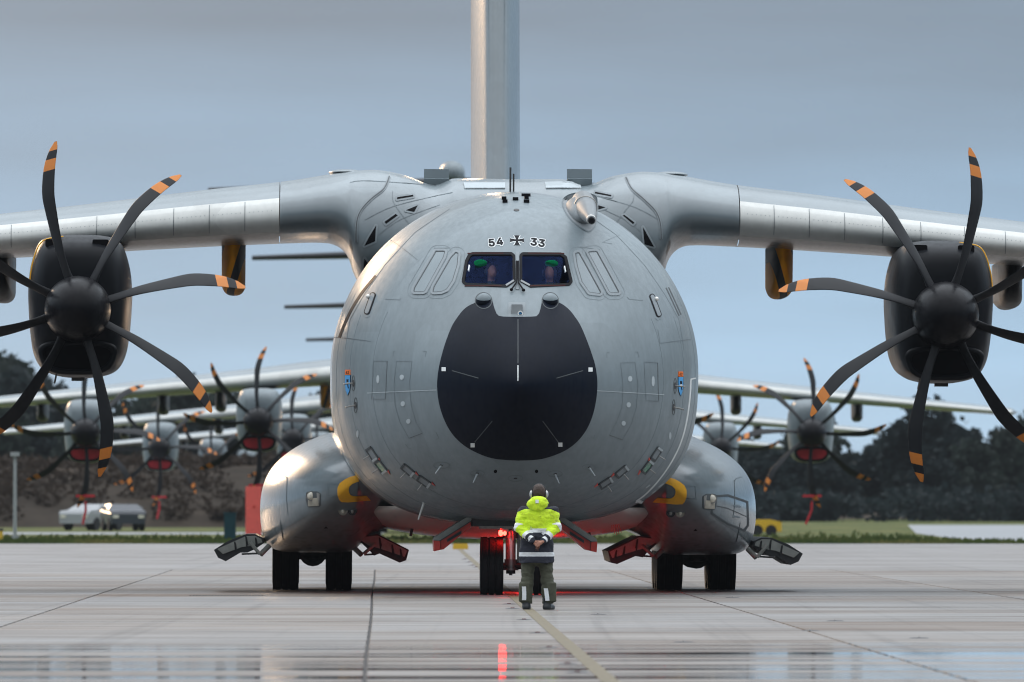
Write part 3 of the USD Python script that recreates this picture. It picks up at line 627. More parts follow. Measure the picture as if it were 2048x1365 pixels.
def airframe(plane, fine):
    """Hull, wings, engines, tail and wheels: the same for every aircraft here."""
    nph, nu = (420, 210) if fine else (96, 50)
    us = np.r_[0.014 if fine else 0.0005, np.linspace(.015 if fine else 0, 1, nu)[1:] ** (1.3 if fine else 1.5)]; us = np.sort(np.maximum(us, 0.014 if fine else 0.0005)); ph = np.linspace(0, 2 * np.pi, nph, endpoint=False); C, S_ = np.cos(ph), np.sin(ph)
    rows_ = []
    for u in us:
        n = np.where(S_ > 0, 2.0, p_n(u)); h = np.where(S_ > 0, p_t(u) - p_c(u), p_c(u) - p_b(u))
        rows_.append(np.stack([p_w(u) * np.sign(C) * np.abs(C) ** (2 / n), np.full(nph, YT + LN * u), p_c(u) + h * np.sign(S_) * np.abs(S_) ** (2 / n)], -1))
    nose = loft(rows_, True)
    f = nose.faces
    if fine:                                                          # openings of the two windscreens
        cen = nose.vertices[f].mean(1); cut = np.zeros(len(f), bool)
        from shapely import contains_xy
        for wp in (WINPX, WINPX2):
            pg = fpoly(wp).buffer(-0.012); cut |= contains_xy(pg, cen[:, 0], cen[:, 2]) & (cen[:, 1] < 0)
        f = f[~cut]
    nose = tri(nose.vertices, f)
    part(plane, 'nose_section', nose, 'paint_grey', True)
    rows_ = []
    nn = 160 if fine else 64; ph = np.linspace(0, 2 * np.pi, nn, endpoint=False); C, S_ = np.cos(ph), np.sin(ph)
    for y, w, zt, zb, n in [(YT + LN + .012, W - .006, 6.494, 1.156, 2.75), (1.4, W + .02, 6.55, 1.14, 2.75), (4, W + .03, 6.58, 1.12, 2.75), (12, W + .03, 6.58, 1.10, 2.7), (20, W, 6.58, 1.12, 2.7), (24, 2.85, 6.6, 1.7, 2.4), (29, 2.3, 6.62, 3.1, 2.2), (34, 1.4, 6.55, 4.6, 2.0), (38, .5, 6.3, 5.6, 2.0), (39, .1, 6.1, 5.9, 2.0)]:
        zc = ZC if zb < 1.5 else zb + .46 * (zt - zb); n_ = np.where(S_ > 0, 2.0, n); h = np.where(S_ > 0, zt - zc, zc - zb)
        rows_.append(np.stack([w * np.sign(C) * np.abs(C) ** (2 / n_), np.full(nn, y), zc + h * np.sign(S_) * np.abs(S_) ** (2 / n_)], -1))
    part(plane, 'fuselage', loft(rows_, True), 'paint_grey_glossy', 40)
    # belly fairing between the sponsons
    rows_ = []
    a = np.linspace(0, np.pi, 40)
    for y, w, d in [(2.6, .9, .02), (3.4, 1.9, .20), (4.6, 2.3, .40), (6.5, 2.5, .52), (10, 2.6, .56), (18, 2.5, .5), (22, 2.0, .2)]:
        rows_.append(np.stack([w * np.cos(a), np.full(40, y), 1.42 - d * np.sin(a) ** .8], -1))
    part(plane, 'belly_fairing', loft(rows_), 'pale_belly', 40)
    # sponsons
    na = 200 if fine else 60; an = np.linspace(-np.pi, np.pi, na, endpoint=False); R_ = spo_r(an); R_ = gaussian_filter(R_, 1.2 if fine else .5, mode='wrap')
    rows_ = []
    for v in np.r_[0.0004, 0.004, 0.015, np.linspace(.03, 1, 44 if fine else 16)]:
        k = (1 - (1 - v) ** 2) ** SPQ; rows_.append(np.stack([SPC[0] + k * R_ * np.cos(an), np.full(na, SPY + SPL * v), SPC[1] + k * R_ * np.sin(an)], -1))
    for y, k in [(12, 1), (16, 1), (19, .9), (22, .62), (24, .25)]: rows_.append(np.stack([SPC[0] + .6 * (1 - k) + k * R_ * np.cos(an), np.full(na, y), SPC[1] + .4 * (1 - k) + k * R_ * np.sin(an)], -1))
    sm = loft(rows_, True); sm.fix_normals(); sm2 = sm.copy(); sm2.vertices = sm2.vertices * [-1, 1, 1]; sm2.invert()
    sp = [part(plane, 'sponson', sm, 'paint_grey_glossy', True), part(plane, 'sponson', sm2, 'paint_grey_glossy', True)]
    # wings: root fairing, then pale leading edge and the rest
    for side in (-1, 1):
        xs = np.r_[np.linspace(0, 2.4, 26 if fine else 8), np.linspace(2.45, 3.2, 26 if fine else 8), np.linspace(3.25, 3.86, 8 if fine else 3)]
        rf = wing_mesh(xs, 'all', side); rf.fix_normals(); part(plane, 'wing_root_fairing', rf, 'paint_grey_glossy', 50)
        xs = np.r_[np.linspace(3.875, 8.7, 14), np.linspace(9.2, 21.2, 14)]
        up, lo = wing_mesh(xs, 'upper', side), wing_mesh(xs, 'lower', side)
        wm = cat_([up, lo]); 
        if side < 0: wm.invert()
        wp = part(plane, 'wing', wm, 'paint_grey_glossy', 50)
        ed = wing_mesh(xs, 'edge', side)
        if side < 0: ed.invert()
        part(wp, 'leading_edge', ed, 'paint_pale', 50)
        tip = [(side * 21.2, y, z) for y, z in wing_loop(21.2, 'rest')[0] + wing_loop(21.2, 'edge')[1:] + wing_loop(21.2, 'rest')[1][1:]]
        cen = np.mean(tip, 0) + [side * .25, 0, 0]; part(wp, 'wing_tip', tri(tip + [cen], [[i, (i + 1) % len(tip), len(tip)] for i in range(len(tip))]), 'paint_grey_glossy', False)
        # flap track fairings
        for x, zlow, striped in ((4.66, 5.00, True), (8.62, 4.86, False), (10.8, 4.75, False), (15.4, 4.5, False)):
            rows_ = []; a = np.linspace(0, 2 * np.pi, 28, endpoint=False); ztop = float(p_zb(x)) + .06; y0 = float(p_le(x)) + 1.6
            for v in np.r_[0.0, .004, .015, .04, .09, .18, .3, .55, .8, .95, 1.0]:
                k = math.sqrt(max(1e-5, 1 - (1 - min(v / .22, 1)) ** 2)) * (1 if v < .6 else math.sqrt(max(1e-4, 1 - ((v - .6) / .41) ** 2)))
                cx_ = .20 * k * np.sign(np.cos(a)) * np.abs(np.cos(a)) ** .8; cz = np.where(np.sin(a) < 0, (ztop - .19 - .6 * (1 - k) * 0) + (.19 * k) * np.sin(a) - (ztop - zlow - .38) * k, ztop)
                rows_.append(np.stack([side * x + cx_, np.full(28, y0 + 5.2 * v), cz], -1))
            pm = loft(rows_, True); pm.fix_normals()
            cap_ = tri(np.vstack([rows_[0], rows_[0].mean(0)]), [[i, 28, (i + 1) % 28] for i in range(28)])
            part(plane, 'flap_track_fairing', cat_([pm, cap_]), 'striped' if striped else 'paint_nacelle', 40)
    # tail
    rows_ = []
    for z, y0, c, t in [(6.3, 25.5, 8.4, .90), (7.2, 26.3, 7.8, .90), (10.5, 28.9, 6.8, .90), (13.6, 31.4, 5.9, .88), (14.2, 31.9, 5.7, .5)]:
        q = np.r_[0, .004, .015, .04, .08, .14, .22, .34, .5, .7, .88, 1.0]; half = t / 2 * np.interp(q, [0, .004, .015, .04, .08, .14, .22, .34, .5, .7, .88, 1], [0, .17, .32, .45, .57, .71, .86, 1.0, .94, .64, .27, .02])
        rows_.append([(-h, y0 + c * qq, z) for qq, h in zip(q[::-1], half[::-1])] + [(h, y0 + c * qq, z) for qq, h in zip(q[1:], half[1:])])
    fm = loft(rows_); fm.fix_normals(); part(plane, 'fin', fm, 'paint_grey_glossy', 60)
    part(plane, 'fin_bullet', lathe([(0, 0), (.3, .25), (.46, .8), (.52, 2), (.5, 5), (.3, 7.2), (0, 8.2)], (0, 1, 0), (0, 30.6, 14.3), 28), 'paint_grey', 40)
    for side in (-1, 1):
        rows_ = []
        for x, y0, c, z, t in [(.2, 32.0, 4.2, 13.95, .5), (4, 33.3, 3.3, 13.85, .40), (9.6, 35.2, 2.0, 13.72, .24)]:
            q = np.array([1, .7, .4, .2, .06, .015, 0, .015, .06, .2, .4, .7, 1]); s = np.array([0, .3, .5, .48, .3, .15, 0, -.15, -.3, -.48, -.5, -.3, 0])
            rows_.append([(side * x, y0 + c * qq, z + t * ss) for qq, ss in zip(q, s)])
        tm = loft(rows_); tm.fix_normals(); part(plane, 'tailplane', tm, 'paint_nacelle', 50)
    # wheels
    zoff = lambda x: x * math.tan(ROLL) if fine else 0.0
    for sx in (-1, 1): tyre(plane, (sx * .362 - .005, .05, .468 + zoff(sx * .36)), .468, .385, 'nose_wheel')
    for side in (-1, 1):
        for y in (12.4, 13.75, 15.1):
            for x in (2.82, 3.73): tyre(plane, (side * x - .01, y, .58 + zoff(side * x)), .58, .46, 'main_wheel')
            part(plane, 'axle', cat_([rod((side * 2.7, y, .58), (side * 3.85, y, .58), .085, 14), rod((side * 3.275, y, .50), (side * 3.275, y + .05, 1.3), .17, 16), rod((side * 3.275, y - .1, .62), (side * 3.275, y + .1, .62), .24, 18)]), 'gear_dark', 40)
    return sp

# ------------------------------------------------------------------ the taxiing aircraft
AC = thing('transport_aircraft', 'grey four-engined propeller transport aircraft taxiing nose-on behind the marshaller', 'aircraft', (X0, 0, 0), (0, math.degrees(ROLL), math.degrees(YAW)))
sponL, sponR = airframe(AC, True)
nose_prim = stage.GetPrimAtPath(str(AC.GetPath()) + '/nose_section')
wingR_path = str(AC.GetPath()) + '/wing_root_fairing'
for sgn, base in ((-1, -14.0), (1, 14.0)):
    engine(AC, sgn * HUB_X, HUB_Z, PROP_Y, sgn, base)
    engine(AC, sgn * 13.45, 4.25, PROP_Y + 1.7, sgn, base)
spo_yr = lambda x, z: spo_y(-np.asarray(x), z)
# radome with its notch
rad_l = [(985, 603), (976, 601.5), (964, 602.5), (954, 605.5), (938, 612.5), (926, 622), (915, 636), (905, 652), (895, 676), (886, 704), (879, 733), (875, 765), (877, 797), (885, 829), (899, 859), (918, 882), (945, 901), (985, 916.5), (1036, 921)]
rad_r = [(1036, 921), (1082, 918), (1124, 904), (1152, 885), (1172, 860), (1185, 830), (1192, 797), (1194, 765), (1190, 733), (1182, 706), (1171, 676), (1160, 651), (1149, 634), (1139, 621.5), (1128, 612), (1116, 605.5), (1106, 602.5), (1094, 601.5), (1084, 603)]
notch = [(1081, 618), (1078, 628), (1073, 633.5), (1062, 634.5), (1035, 635), (1008, 634.5), (998, 633), (993, 628), (989, 618)]
RAD = fpoly(list(spline(rad_l, 6, False)) + list(spline(rad_r, 6, False))[1:] + notch)
radome = drape(AC, 'radome', RAD, fus_y, 'radome_black', off=0.008, res=0.05)
for a, b in (((1036, 640), (1036, 728)), ((905, 742), (958, 757)), ((1165, 742), (1112, 757)), ((950, 884), (985, 842)), ((1116, 884), (1085, 842)),):
    drape(radome, 'diverter_strip', fline([a, b], 0.012), fus_y, 'panel_line', off=0.013, res=.05)
drape(radome, 'tip_line', fline([(1036, 732), (1036, 763)], 0.016), fus_y, 'white_mark', off=0.014)
for c in ((888.5, 739), (1180, 740), (946, 890), (1120, 889)):
    drape(radome, 'grounding_pad', fpoly([(c[0] - 4, c[1] - 4), (c[0] + 4, c[1] - 4), (c[0] + 4, c[1] + 4), (c[0] - 4, c[1] + 4)]), fus_y, 'white_mark', off=0.014)
# windscreens
def rounded(p, r): return p.buffer(-r).buffer(r, quad_segs=4)
for wp in (WINPX, WINPX2):
    pg = rounded(fpoly(wp), 0.03)
    fr = drape(AC, 'windscreen', pg.buffer(0.012).difference(pg.buffer(-0.030)), fus_y, 'frame_black', off=0.010, res=.04)
    drape(fr, 'glass', pg.buffer(-0.026), fus_y, 'cockpit_glass', off=-0.006, res=.05, deep=0.004)
    cx = np.mean([q[0] for q in wp])
    drape(fr, 'seal', fline([(cx - 34, 507.8), (cx + 38, 508)], 0.008), fus_y, 'seal_red', off=0.0125)
    drape(fr, 'seal', fline([(cx - 40, 573), (cx + 34, 573.4)] if cx < 1035 else [(cx - 30, 573.4), (cx + 40, 571.8)], 0.009), fus_y, 'seal_red', off=0.0125)
    s = 1 if cx < 1035 else -1
    drape(fr, 'handle_mark', fline([(938.5, 530), (936.5, 541)] if s > 0 else [(1129, 532), (1131.5, 543)], 0.018), fus_y, 'white_mark', off=0.0)
    drape(fr, 'corner_bracket', fline([(1012, 572), (1028, 562)] if s > 0 else [(1059.5, 572), (1041.5, 562.5)], 0.028), fus_y, 'probe_grey', off=0.014)
drape(AC, 'window_post', fline([(1034.8, 505), (1034.8, 580)], 0.05), fus_y, 'window_rim', off=0.012)
for s, pts in ((-1, [(1033.2, 527), (1033, 560), (1032.4, 570), (1023, 584)]), (1, [(1036.4, 527), (1036.6, 560), (1037.2, 570), (1047, 585)])):
    p = [on_fus(a, b)[0] + on_fus(a, b)[1] * 0.04 for a, b in pts]
    e = trimesh.creation.icosphere(subdivisions=2, radius=0.026); e.apply_translation(p[-1])
    part(AC, 'wiper', cat_([tube(p, 0.014), e]), 'frame_black', 40)
SIDE = [[(870.8, 501.5), (893.8, 501.5), (889, 517), (852, 584.6), (848, 587), (824.6, 587), (827.7, 575)], [(910.8, 503.7), (919.4, 506), (917, 532), (907.7, 563), (895.4, 581.5), (883, 587), (863, 587.7), (866, 574), (900, 515)],
        [(1147.7, 506), (1158.5, 503.7), (1166, 517), (1203.7, 586), (1200, 590.8), (1177, 588), (1161.5, 566), (1152, 534)], [(1172, 503), (1194, 501.5), (1240, 586), (1238.5, 589), (1220, 589), (1216, 586)]]
for wp in SIDE:
    pg = rounded(fpoly(wp), 0.035)
    w_ = drape(AC, 'side_window', pg.buffer(0.022).difference(pg.buffer(-0.012)), fus_y, 'window_rim', off=0.014, res=.05)
    drape(w_, 'window_gasket', pg.buffer(-0.010).difference(pg.buffer(-0.030)), fus_y, 'panel_line', off=0.003, res=.05)
    drape(w_, 'pane', pg.buffer(-0.028), fus_y, 'window_shade', off=0.004, res=.06)
    drape(w_, 'panel_edge', pg.buffer(0.085).difference(pg.buffer(0.078)), fus_y, 'panel_line_soft', off=0.003, res=.06)
# cockpit: bulkhead, glareshield, head-up displays
bz = loc(1035, 545, -2.2)[1]
part(AC, 'cockpit_bulkhead', box((0, -1.75, bz - .05), (2.3, .05, 1.1)), 'interior_dark', False)
part(AC, 'cockpit_floor', box((0, -2.6, bz - .62), (2.4, 1.7, .05)), 'interior_dark', False)
gl = part(AC, 'glareshield', cat_([box((0, -3.66, bz - .34), (1.8, .5, .06)), box((0, -3.42, bz - .46), (1.8, .06, .3))]), 'interior_panel', False)
g2 = np.random.default_rng(3)
part(gl, 'instrument', cat_([box((x, -3.88, bz - .29 + g2.uniform(-.01, .02)), (g2.uniform(.03, .12), .03, g2.uniform(.015, .05))) for x in g2.uniform(-.85, .85, 26)]), 'probe_grey', False)
for a, b in ((961, 526), (1103, 527)):
    x, z = loc(a, b, -3.50)
    m = extrude(affinity.scale(Point(0, 0).buffer(1), .105, .055), 0.012); m.apply_transform(trimesh.transformations.rotation_matrix(math.radians(112), (1, 0, 0))); m.apply_translation((x, -3.50, z))
    part(AC, 'head_up_display', m, 'hud_glass', False)
# markings
def text_poly(t, bold=False):
    m = meshkit.text_mesh(t, 1.0, 0.1, bold); f = m.triangles[np.abs(m.triangles[:, :, 2] - 0.1).max(1) < 1e-6]
    from shapely import union_all
    p = union_all([Polygon(q[:, :2]).buffer(1e-4) for q in f]); b = p.bounds
    return affinity.translate(p, -(b[0] + b[2]) / 2, -(b[1] + b[3]) / 2)
def place(p, a, b, h, rot=0.0, surf=None, sx=1.0):
    c, n = on_fus(a, b, surf); q = affinity.rotate(affinity.scale(p, h * sx, h, origin=(0, 0)), rot, origin=(0, 0)); return affinity.translate(q, c[0], c[2])
def marking(name, p, base, ink, off=0.006, surf=fus_y, parent=AC, grow=0.012):
    w_ = drape(parent, name, p.buffer(grow, join_style=2), surf, base, off=off, res=.05)
    drape(w_, 'ink', p.buffer(.0045), surf, ink, off=off + .003, res=.05); return w_
for ch, a, b, r in (('5', 983.5, 486.5, 7), ('4', 999.5, 484, 6), ('3', 1067.5, 485, -5), ('3', 1083.3, 487.3, -7)):
    marking('white_edged_digit', place(text_poly(ch, True), a, b, 0.112, r, sx=1.15), 'white_mark', 'black_mark', grow=0.015)
def arm(k):
    t = np.linspace(0.14, 1, 12); w_ = 0.17 + 0.24 * ((t - .14) / .86) ** 1.7
    return affinity.rotate(Polygon(list(zip(t, w_)) + list(zip(t[::-1], -w_[::-1]))), 90 * k, origin=(0, 0))
from shapely import union_all
CR = union_all([arm(k) for k in range(4)] + [sbox(-.2, -.2, .2, .2)])
WH = CR.buffer(0.115, join_style=2).intersection(union_all([sbox(-1, -.56, 1, .56), sbox(-.56, -1, .56, 1)]))
cw = drape(AC, 'white_edged_cross', affinity.scale(place(WH, 1034, 481.5, 0.098), 1.12, .80), fus_y, 'white_mark', off=.006, res=.05)
drape(cw, 'ink', affinity.scale(place(CR, 1034, 481.5, 0.098), 1.12 * 1.0, .80), fus_y, 'black_mark', off=.009, res=.05)
# unit badges: blue shield under an orange tab
for s, (x0, x1, yt, ym, yb) in ((-1, (691.2, 701.0, 740, 751, 790.5)), (1, (1356.2, 1365.2, 743.5, 754.5, 792))):
    sh = fpoly([(x0, ym), (x1, ym), (x1, ym + 20), (x1 - 1.2, yb - 9), ((x0 + x1) / 2, yb), (x0 + 1.2, yb - 9), (x0, ym + 20)])
    b_ = drape(AC, 'unit_badge', sh.buffer(.006), fus_y, 'black_mark', off=.006, res=.05); drape(b_, 'shield', sh, fus_y, 'badge_blue', off=.010, res=.05)
    tb = fpoly([(x0, yt), (x1, yt), (x1, ym - .8), (x0, ym - .8)]); drape(b_, 'tab', tb, fus_y, 'orange_paint', off=.010, res=.05)
    cx, cy = (x0 + x1) / 2, (yt + ym) / 2
    drape(b_, 'number', place(text_poly('62'), cx, cy, 0.045, 0, sx=.70), fus_y, 'black_mark', off=.013, res=.05)
    drape(b_, 'emblem', union_all([fline([(cx - 1.2, ym + 8), (cx - .6, ym + 14), (cx + 2, ym + 26)], .014), fline([(cx + 1.4, ym + 8), (cx + 1, ym + 14)], .014)]), fus_y, 'black_mark', off=.013, res=.05)
    drape(b_, 'emblem', fline([(cx - 2, ym + 16.5), (cx + 2, ym + 15.5)], .02), fus_y, 'white_mark', off=.015, res=.05)
# panel lines, hatches, light discs
def pline(pts, w_=0.008, m_='panel_line_soft', name='panel_line', off=.004): return drape(AC, name, fline(pts, w_), fus_y, m_, off=off, res=.06, deep=.01)
for pts in ([(747.6, 722.5), (774.5, 722.5), (771, 798.5), (743, 798.5), (747.6, 722.5)], [(793, 723), (788, 765), (790, 810), (800, 845), (818, 877), (845, 867), (832, 845), (822, 810), (819, 765), (824, 723), (793, 723)],
            [(1241, 726), (1246, 770), (1244, 815), (1233, 845), (1219, 871), (1245, 880), (1262, 850), (1273, 815), (1276, 770), (1270, 725), (1241, 726)], [(1288, 724), (1315, 726), (1317, 803), (1292, 801), (1288, 724)]):
    pline(pts)
    pline(pts[len(pts) // 2 - 1:len(pts) // 2 + 1], .010, 'panel_line')
for pts in ([(790, 703), (787, 703), (786, 712)], [(846, 703), (853, 703), (850, 714)], [(872, 865), (878, 877), (872, 879)], [(811, 889), (817, 897), (822, 898)], [(1214, 716), (1214, 705), (1219, 705)], [(1270, 704), (1275, 704), (1278, 714)], [(1190, 870), (1187, 877), (1191, 880)], [(1239, 901), (1246, 899), (1249, 893)],
            [(771, 599), (800, 600), (802, 596)], [(1254, 594), (1258, 599), (1286, 601)], [(1316, 660), (1320, 687), (1381, 679)], [(668, 675), (742, 683)], [(1160, 494), (1200, 500)], [(868, 497), (900, 496)], [(780, 480), (835, 520)], [(1240, 470), (1205, 485), (1224, 488)]): pline(pts)
for pts in ([(690, 700), (700, 640), (728, 590), (770, 530), (830, 465), (900, 418)], [(1368, 700), (1358, 640), (1330, 590), (1290, 532), (1232, 470), (1165, 424)], [(905, 1015), (938, 1014)], [(1120, 1014), (1150, 1015)]): pline(pts, .006)
pline([(735, 786.5), (873, 780.5)], .012, 'line_pale', 'waterline'); pline([(1194, 782), (1328, 790)], .012, 'line_pale', 'waterline')
def ring_u(u, lo_, hi_, r=.0035):
    ph = np.linspace(lo_, hi_, 120); C, S_ = np.cos(ph), np.sin(ph); n = np.where(S_ > 0, 2.0, p_n(u)); h = np.where(S_ > 0, p_t(u) - p_c(u), p_c(u) - p_b(u))
    return tube(np.stack([p_w(u) * np.sign(C) * np.abs(C) ** (2 / n), np.full(120, YT + LN * u), p_c(u) + h * np.sign(S_) * np.abs(S_) ** (2 / n)], -1), r, 5)
for u, lo_, hi_ in ((.50, -3.6, .42), (.68, -3.5, .36), (.86, -3.6, .46)): part(AC, 'panel_line', ring_u(u, lo_, hi_), 'panel_line_soft', 40)
for a, b, rx, rz in ((804, 755, 4, 5), (806, 808, 4, 5), (817, 843, 4, 4.6), (756, 759, 2.6, 8), (1260, 758, 4, 5.5), (1257, 810, 4, 5), (1247, 847, 4, 4.6), (1306, 763, 3, 10), (715.5, 868, 2.2, 7), (1340, 872, 2.2, 7)):
    c, n = on_fus(a, b); q = affinity.translate(affinity.scale(Point(0, 0).buffer(1), rx / 125, rz / 125), c[0], c[2]); drape(AC, 'access_disc', q, fus_y, 'line_pale', off=.006, res=.05)
for a, b in ((707, 767), (711.5, 811), (1350, 772), (1347, 815)):
    c, n = on_fus(a, b); s = -1 if a < 1000 else 1
    ring = affinity.scale(Point(0, 0).buffer(1), .028, .125); ring = ring.difference(affinity.scale(Point(0, 0).buffer(1), .021, .115)); pt = drape(AC, 'pitot_probe', affinity.translate(ring, c[0], c[2]), fus_y, 'panel_line', off=.005, res=.05)
    drape(pt, 'probe_base', affinity.translate(affinity.scale(Point(0, 0).buffer(1), .014, .055), c[0], c[2]), fus_y, 'gear_dark', off=.008, res=.05)
    e = c + n * .16 + np.array([0, 0, -.01]); part(pt, 'probe_tube', cat_([rod(c, e, .012, 8), rod(e + [0, .06, 0], e + [0, -.16, -.01], .013, 8)]), 'gear_metal', 40)
# vane plates at each side
for pl, ball in ((((734.5, 624), (746, 591)), (739.5, 595)), (((1317, 629), (1304, 594)), (1310, 600))):
    v_ = drape(AC, 'vane_plate', fline(list(pl), .095, cap=1), fus_y, 'frame_black', off=.008); drape(v_, 'vane_cover', fline(list(pl), .06, cap=1), fus_y, 'window_rim', off=.013)
    c, n = on_fus(*ball); part(v_, 'vane_sensor', blob(c + n * .03, .036, 2), 'chrome', True)
    a0, b0 = pl; pline([(a0[0] - 7, a0[1] + 8), (a0[0] - 2, a0[1] + 12), (a0[0] + 5, a0[1] + 9)], .008)
# nose blisters and the sensor box between them
for a, b in ((967.5, 602.5), (1100.5, 602.5)):
    c, n = on_fus(a, b); m = blob((0, 0, 0), (.128, .16, .128), 4); m.apply_translation(c + np.array([0, .035, 0]))
    up = m.slice_plane(c + [0, 0, .035], (0, -.25, 1.0)); dn = m.slice_plane(c + [0, 0, .035], (0, .25, -1.0))
    bl = part(AC, 'blister', up, 'paint_grey', True); part(bl, 'blister_cap', dn, 'radome_black', True)
    drape(bl, 'blister_rim', affinity.translate(Point(0, 0).buffer(.135).difference(Point(0, 0).buffer(.124)), c[0], c[2]), fus_y, 'panel_line', off=.012, res=.05)
c, n = on_fus(1034, 622)
mb = prism_y([(c[0] - .10, c[2] - .105), (c[0] + .10, c[2] - .105), (c[0] + .085, c[2] + .10), (c[0] - .085, c[2] + .10)], c[1] - .07, c[1] + .15)
drape(AC, 'sensor_plate', sbox(c[0] - .125, c[2] - .115, c[0] + .125, c[2] + .125).buffer(.01), fus_y, 'window_rim', off=.006)
sb = part(AC, 'sensor_box', mb, 'probe_grey', 30); e = c + np.array([.052, -.075, -.045])
part(sb, 'lens_ring', lathe([(.026, 0), (.044, 0), (.044, .03), (.026, .03)], (0, -1, 0), e, 28), 'white_mark', 40); part(sb, 'lens', lathe([(0, .01), (.026, .012), (.026, 0)], (0, -1, 0), e, 24), 'badge_blue', 40)
# roof antennas
for a, b, w_ in ((1008, 398, 9), (1010, 404, 10), (1031, 399.5, 11), (1053, 397, 9), (1053, 404, 11), (1052, 392, 18)):
    c, n = on_fus(a, b); part(AC, 'roof_antenna', box(c + np.array([0, 0, .012]), (w_ / 124, .22, .05)), 'frame_black', False)
for a, zt, r in ((1020.5, 335, .016), (1027, 348, .014)):
    x, z0 = loc(a, 395, 1.5); zt_ = loc(a, zt, 1.5)[1]; part(AC, 'whip_antenna', cat_([rod((x, 1.5, z0 - .3), (x, 1.5, zt_), r, 8), rod((x, 1.5, z0 - .3), (x, 1.5, z0 + .02), r * 2.2, 10)]), 'gear_dark', 40)
c, n = on_fus(1033, 421); drape(AC, 'roof_disc', affinity.translate(affinity.scale(Point(0, 0).buffer(1), .045, .018), c[0], c[2]), fus_y, 'gear_dark', off=.01)
# refuelling probe on the right shoulder
base_c, n = on_fus(1160, 424)
pb0, pb1 = np.array([loc(1166, 405, -.2)[0], -.2, loc(1166, 405, -.2)[1]]), np.array([loc(1183, 441, -4.1)[0], -4.1, loc(1183, 441, -4.1)[1]])
axd = (pb1 - pb0) / np.linalg.norm(pb1 - pb0); Lp = np.linalg.norm(pb1 - pb0)
fb = part(AC, 'refuelling_probe', lathe([(0, -.7), (.14, -.6), (.182, -.1), (.186, .3 * Lp), (.160, .33 * Lp), (.150, .5 * Lp), (.128, .68 * Lp), (.092, .80 * Lp), (.072, .93 * Lp), (.068, Lp), (0, Lp)], axd, pb0, 40), 'probe_grey', 30)
foot = fpoly(spline([(1124, 410), (1132, 392), (1160, 385), (1192, 392), (1194, 420), (1192, 450), (1180, 464), (1165, 460), (1140, 440)], 6))
zz = blob((0, 0, 0), 1.0, 4); zz.apply_transform(np.diag([.25, 1.15, .24, 1.0])); zz.apply_transform(trimesh.geometry.align_vectors((0, -1, 0), axd)); zz.apply_translation(np.array([loc(1160, 424, -.7)[0], -.75, loc(1160, 424, -.7)[1]]))
part(fb, 'probe_fairing', zz, 'probe_grey', True)
part(fb, 'probe_tip', lathe([(0, -.10), (.050, -.10), (.053, .03), (.035, .05), (0, .03)], axd, pb1, 28), 'frame_black', 40)
part(fb, 'probe_collar', lathe([(.184, -.03), (.194, -.02), (.194, .02), (.184, .03)], axd, pb0 + axd * Lp * .30, 40), 'gear_metal', 40)
part(fb, 'probe_collar', lathe([(.070, -.02), (.078, -.01), (.078, .02), (.068, .03)], axd, pb0 + axd * Lp * .955, 32), 'chrome', 40)
drape(fb, 'fairing_edge', foot.difference(foot.buffer(-.018)), fus_y, 'panel_line_soft', off=.012, res=.05)
drape(fb, 'fairing_foot', foot.buffer(-.018), fus_y, 'probe_grey', off=.010, res=.05)
c, n = on_fus(1147, 431); drape(fb, 'fairing_port', affinity.translate(Point(0, 0).buffer(.05), c[0], c[2]), fus_y, 'window_rim', off=.03, res=.05, deep=.05)
# countermeasure boxes low on the nose
for a, b, r, green in ((744.5, 908, -57, 0), (762, 933.5, -52, 1), (816, 940.5, -40, 0), (848, 963, -34, 0), (1312, 908.5, 57, 0), (1294, 934.5, 53, 1), (1243, 943.5, 40, 0), (1211, 966, 34, 0)):
    R1 = sbox(-.095, -.042, .095, .042)
    fr = drape(AC, 'launcher_frame', place(R1.buffer(.012).difference(R1.buffer(-.006)), a, b, 1.0, r), fus_y, 'panel_line', off=.014)
    drape(fr, 'launcher_face', place(R1.buffer(-.006), a, b, 1.0, r), fus_y, 'hud_green' if green else 'window_rim', off=.008)
    for q in (-.10, .10): drape(fr, 'launcher_clamp', place(affinity.translate(sbox(-.018, -.045, .018, .045), q, 0), a, b, 1.0, r), fus_y, 'line_pale' if q > 0 else 'panel_line', off=.020)
    c, n = on_fus(a, b); tt = np.array([math.cos(math.radians(r)), 0, math.sin(math.radians(r))]); s_ = np.array([-tt[2], 0, tt[0]])
    part(fr, 'launcher_pin', cat_([rod(c + s_ * .05 + n * .01, c + s_ * .10 + n * .09, .007, 6), rod(c - s_ * .05 + n * .01, c - s_ * .09 + n * .09, .008, 6)]), 'gear_metal', 40)
    if not green or True:
        s2 = 1 if a < 1000 else -1
        drape(fr, 'warning_tag', place(Polygon([(s2 * .11, .07), (s2 * .125, .04), (s2 * .19, .045)]), a, b, 1.0, r if s2 > 0 else r), fus_y, 'red_panel', off=.012)
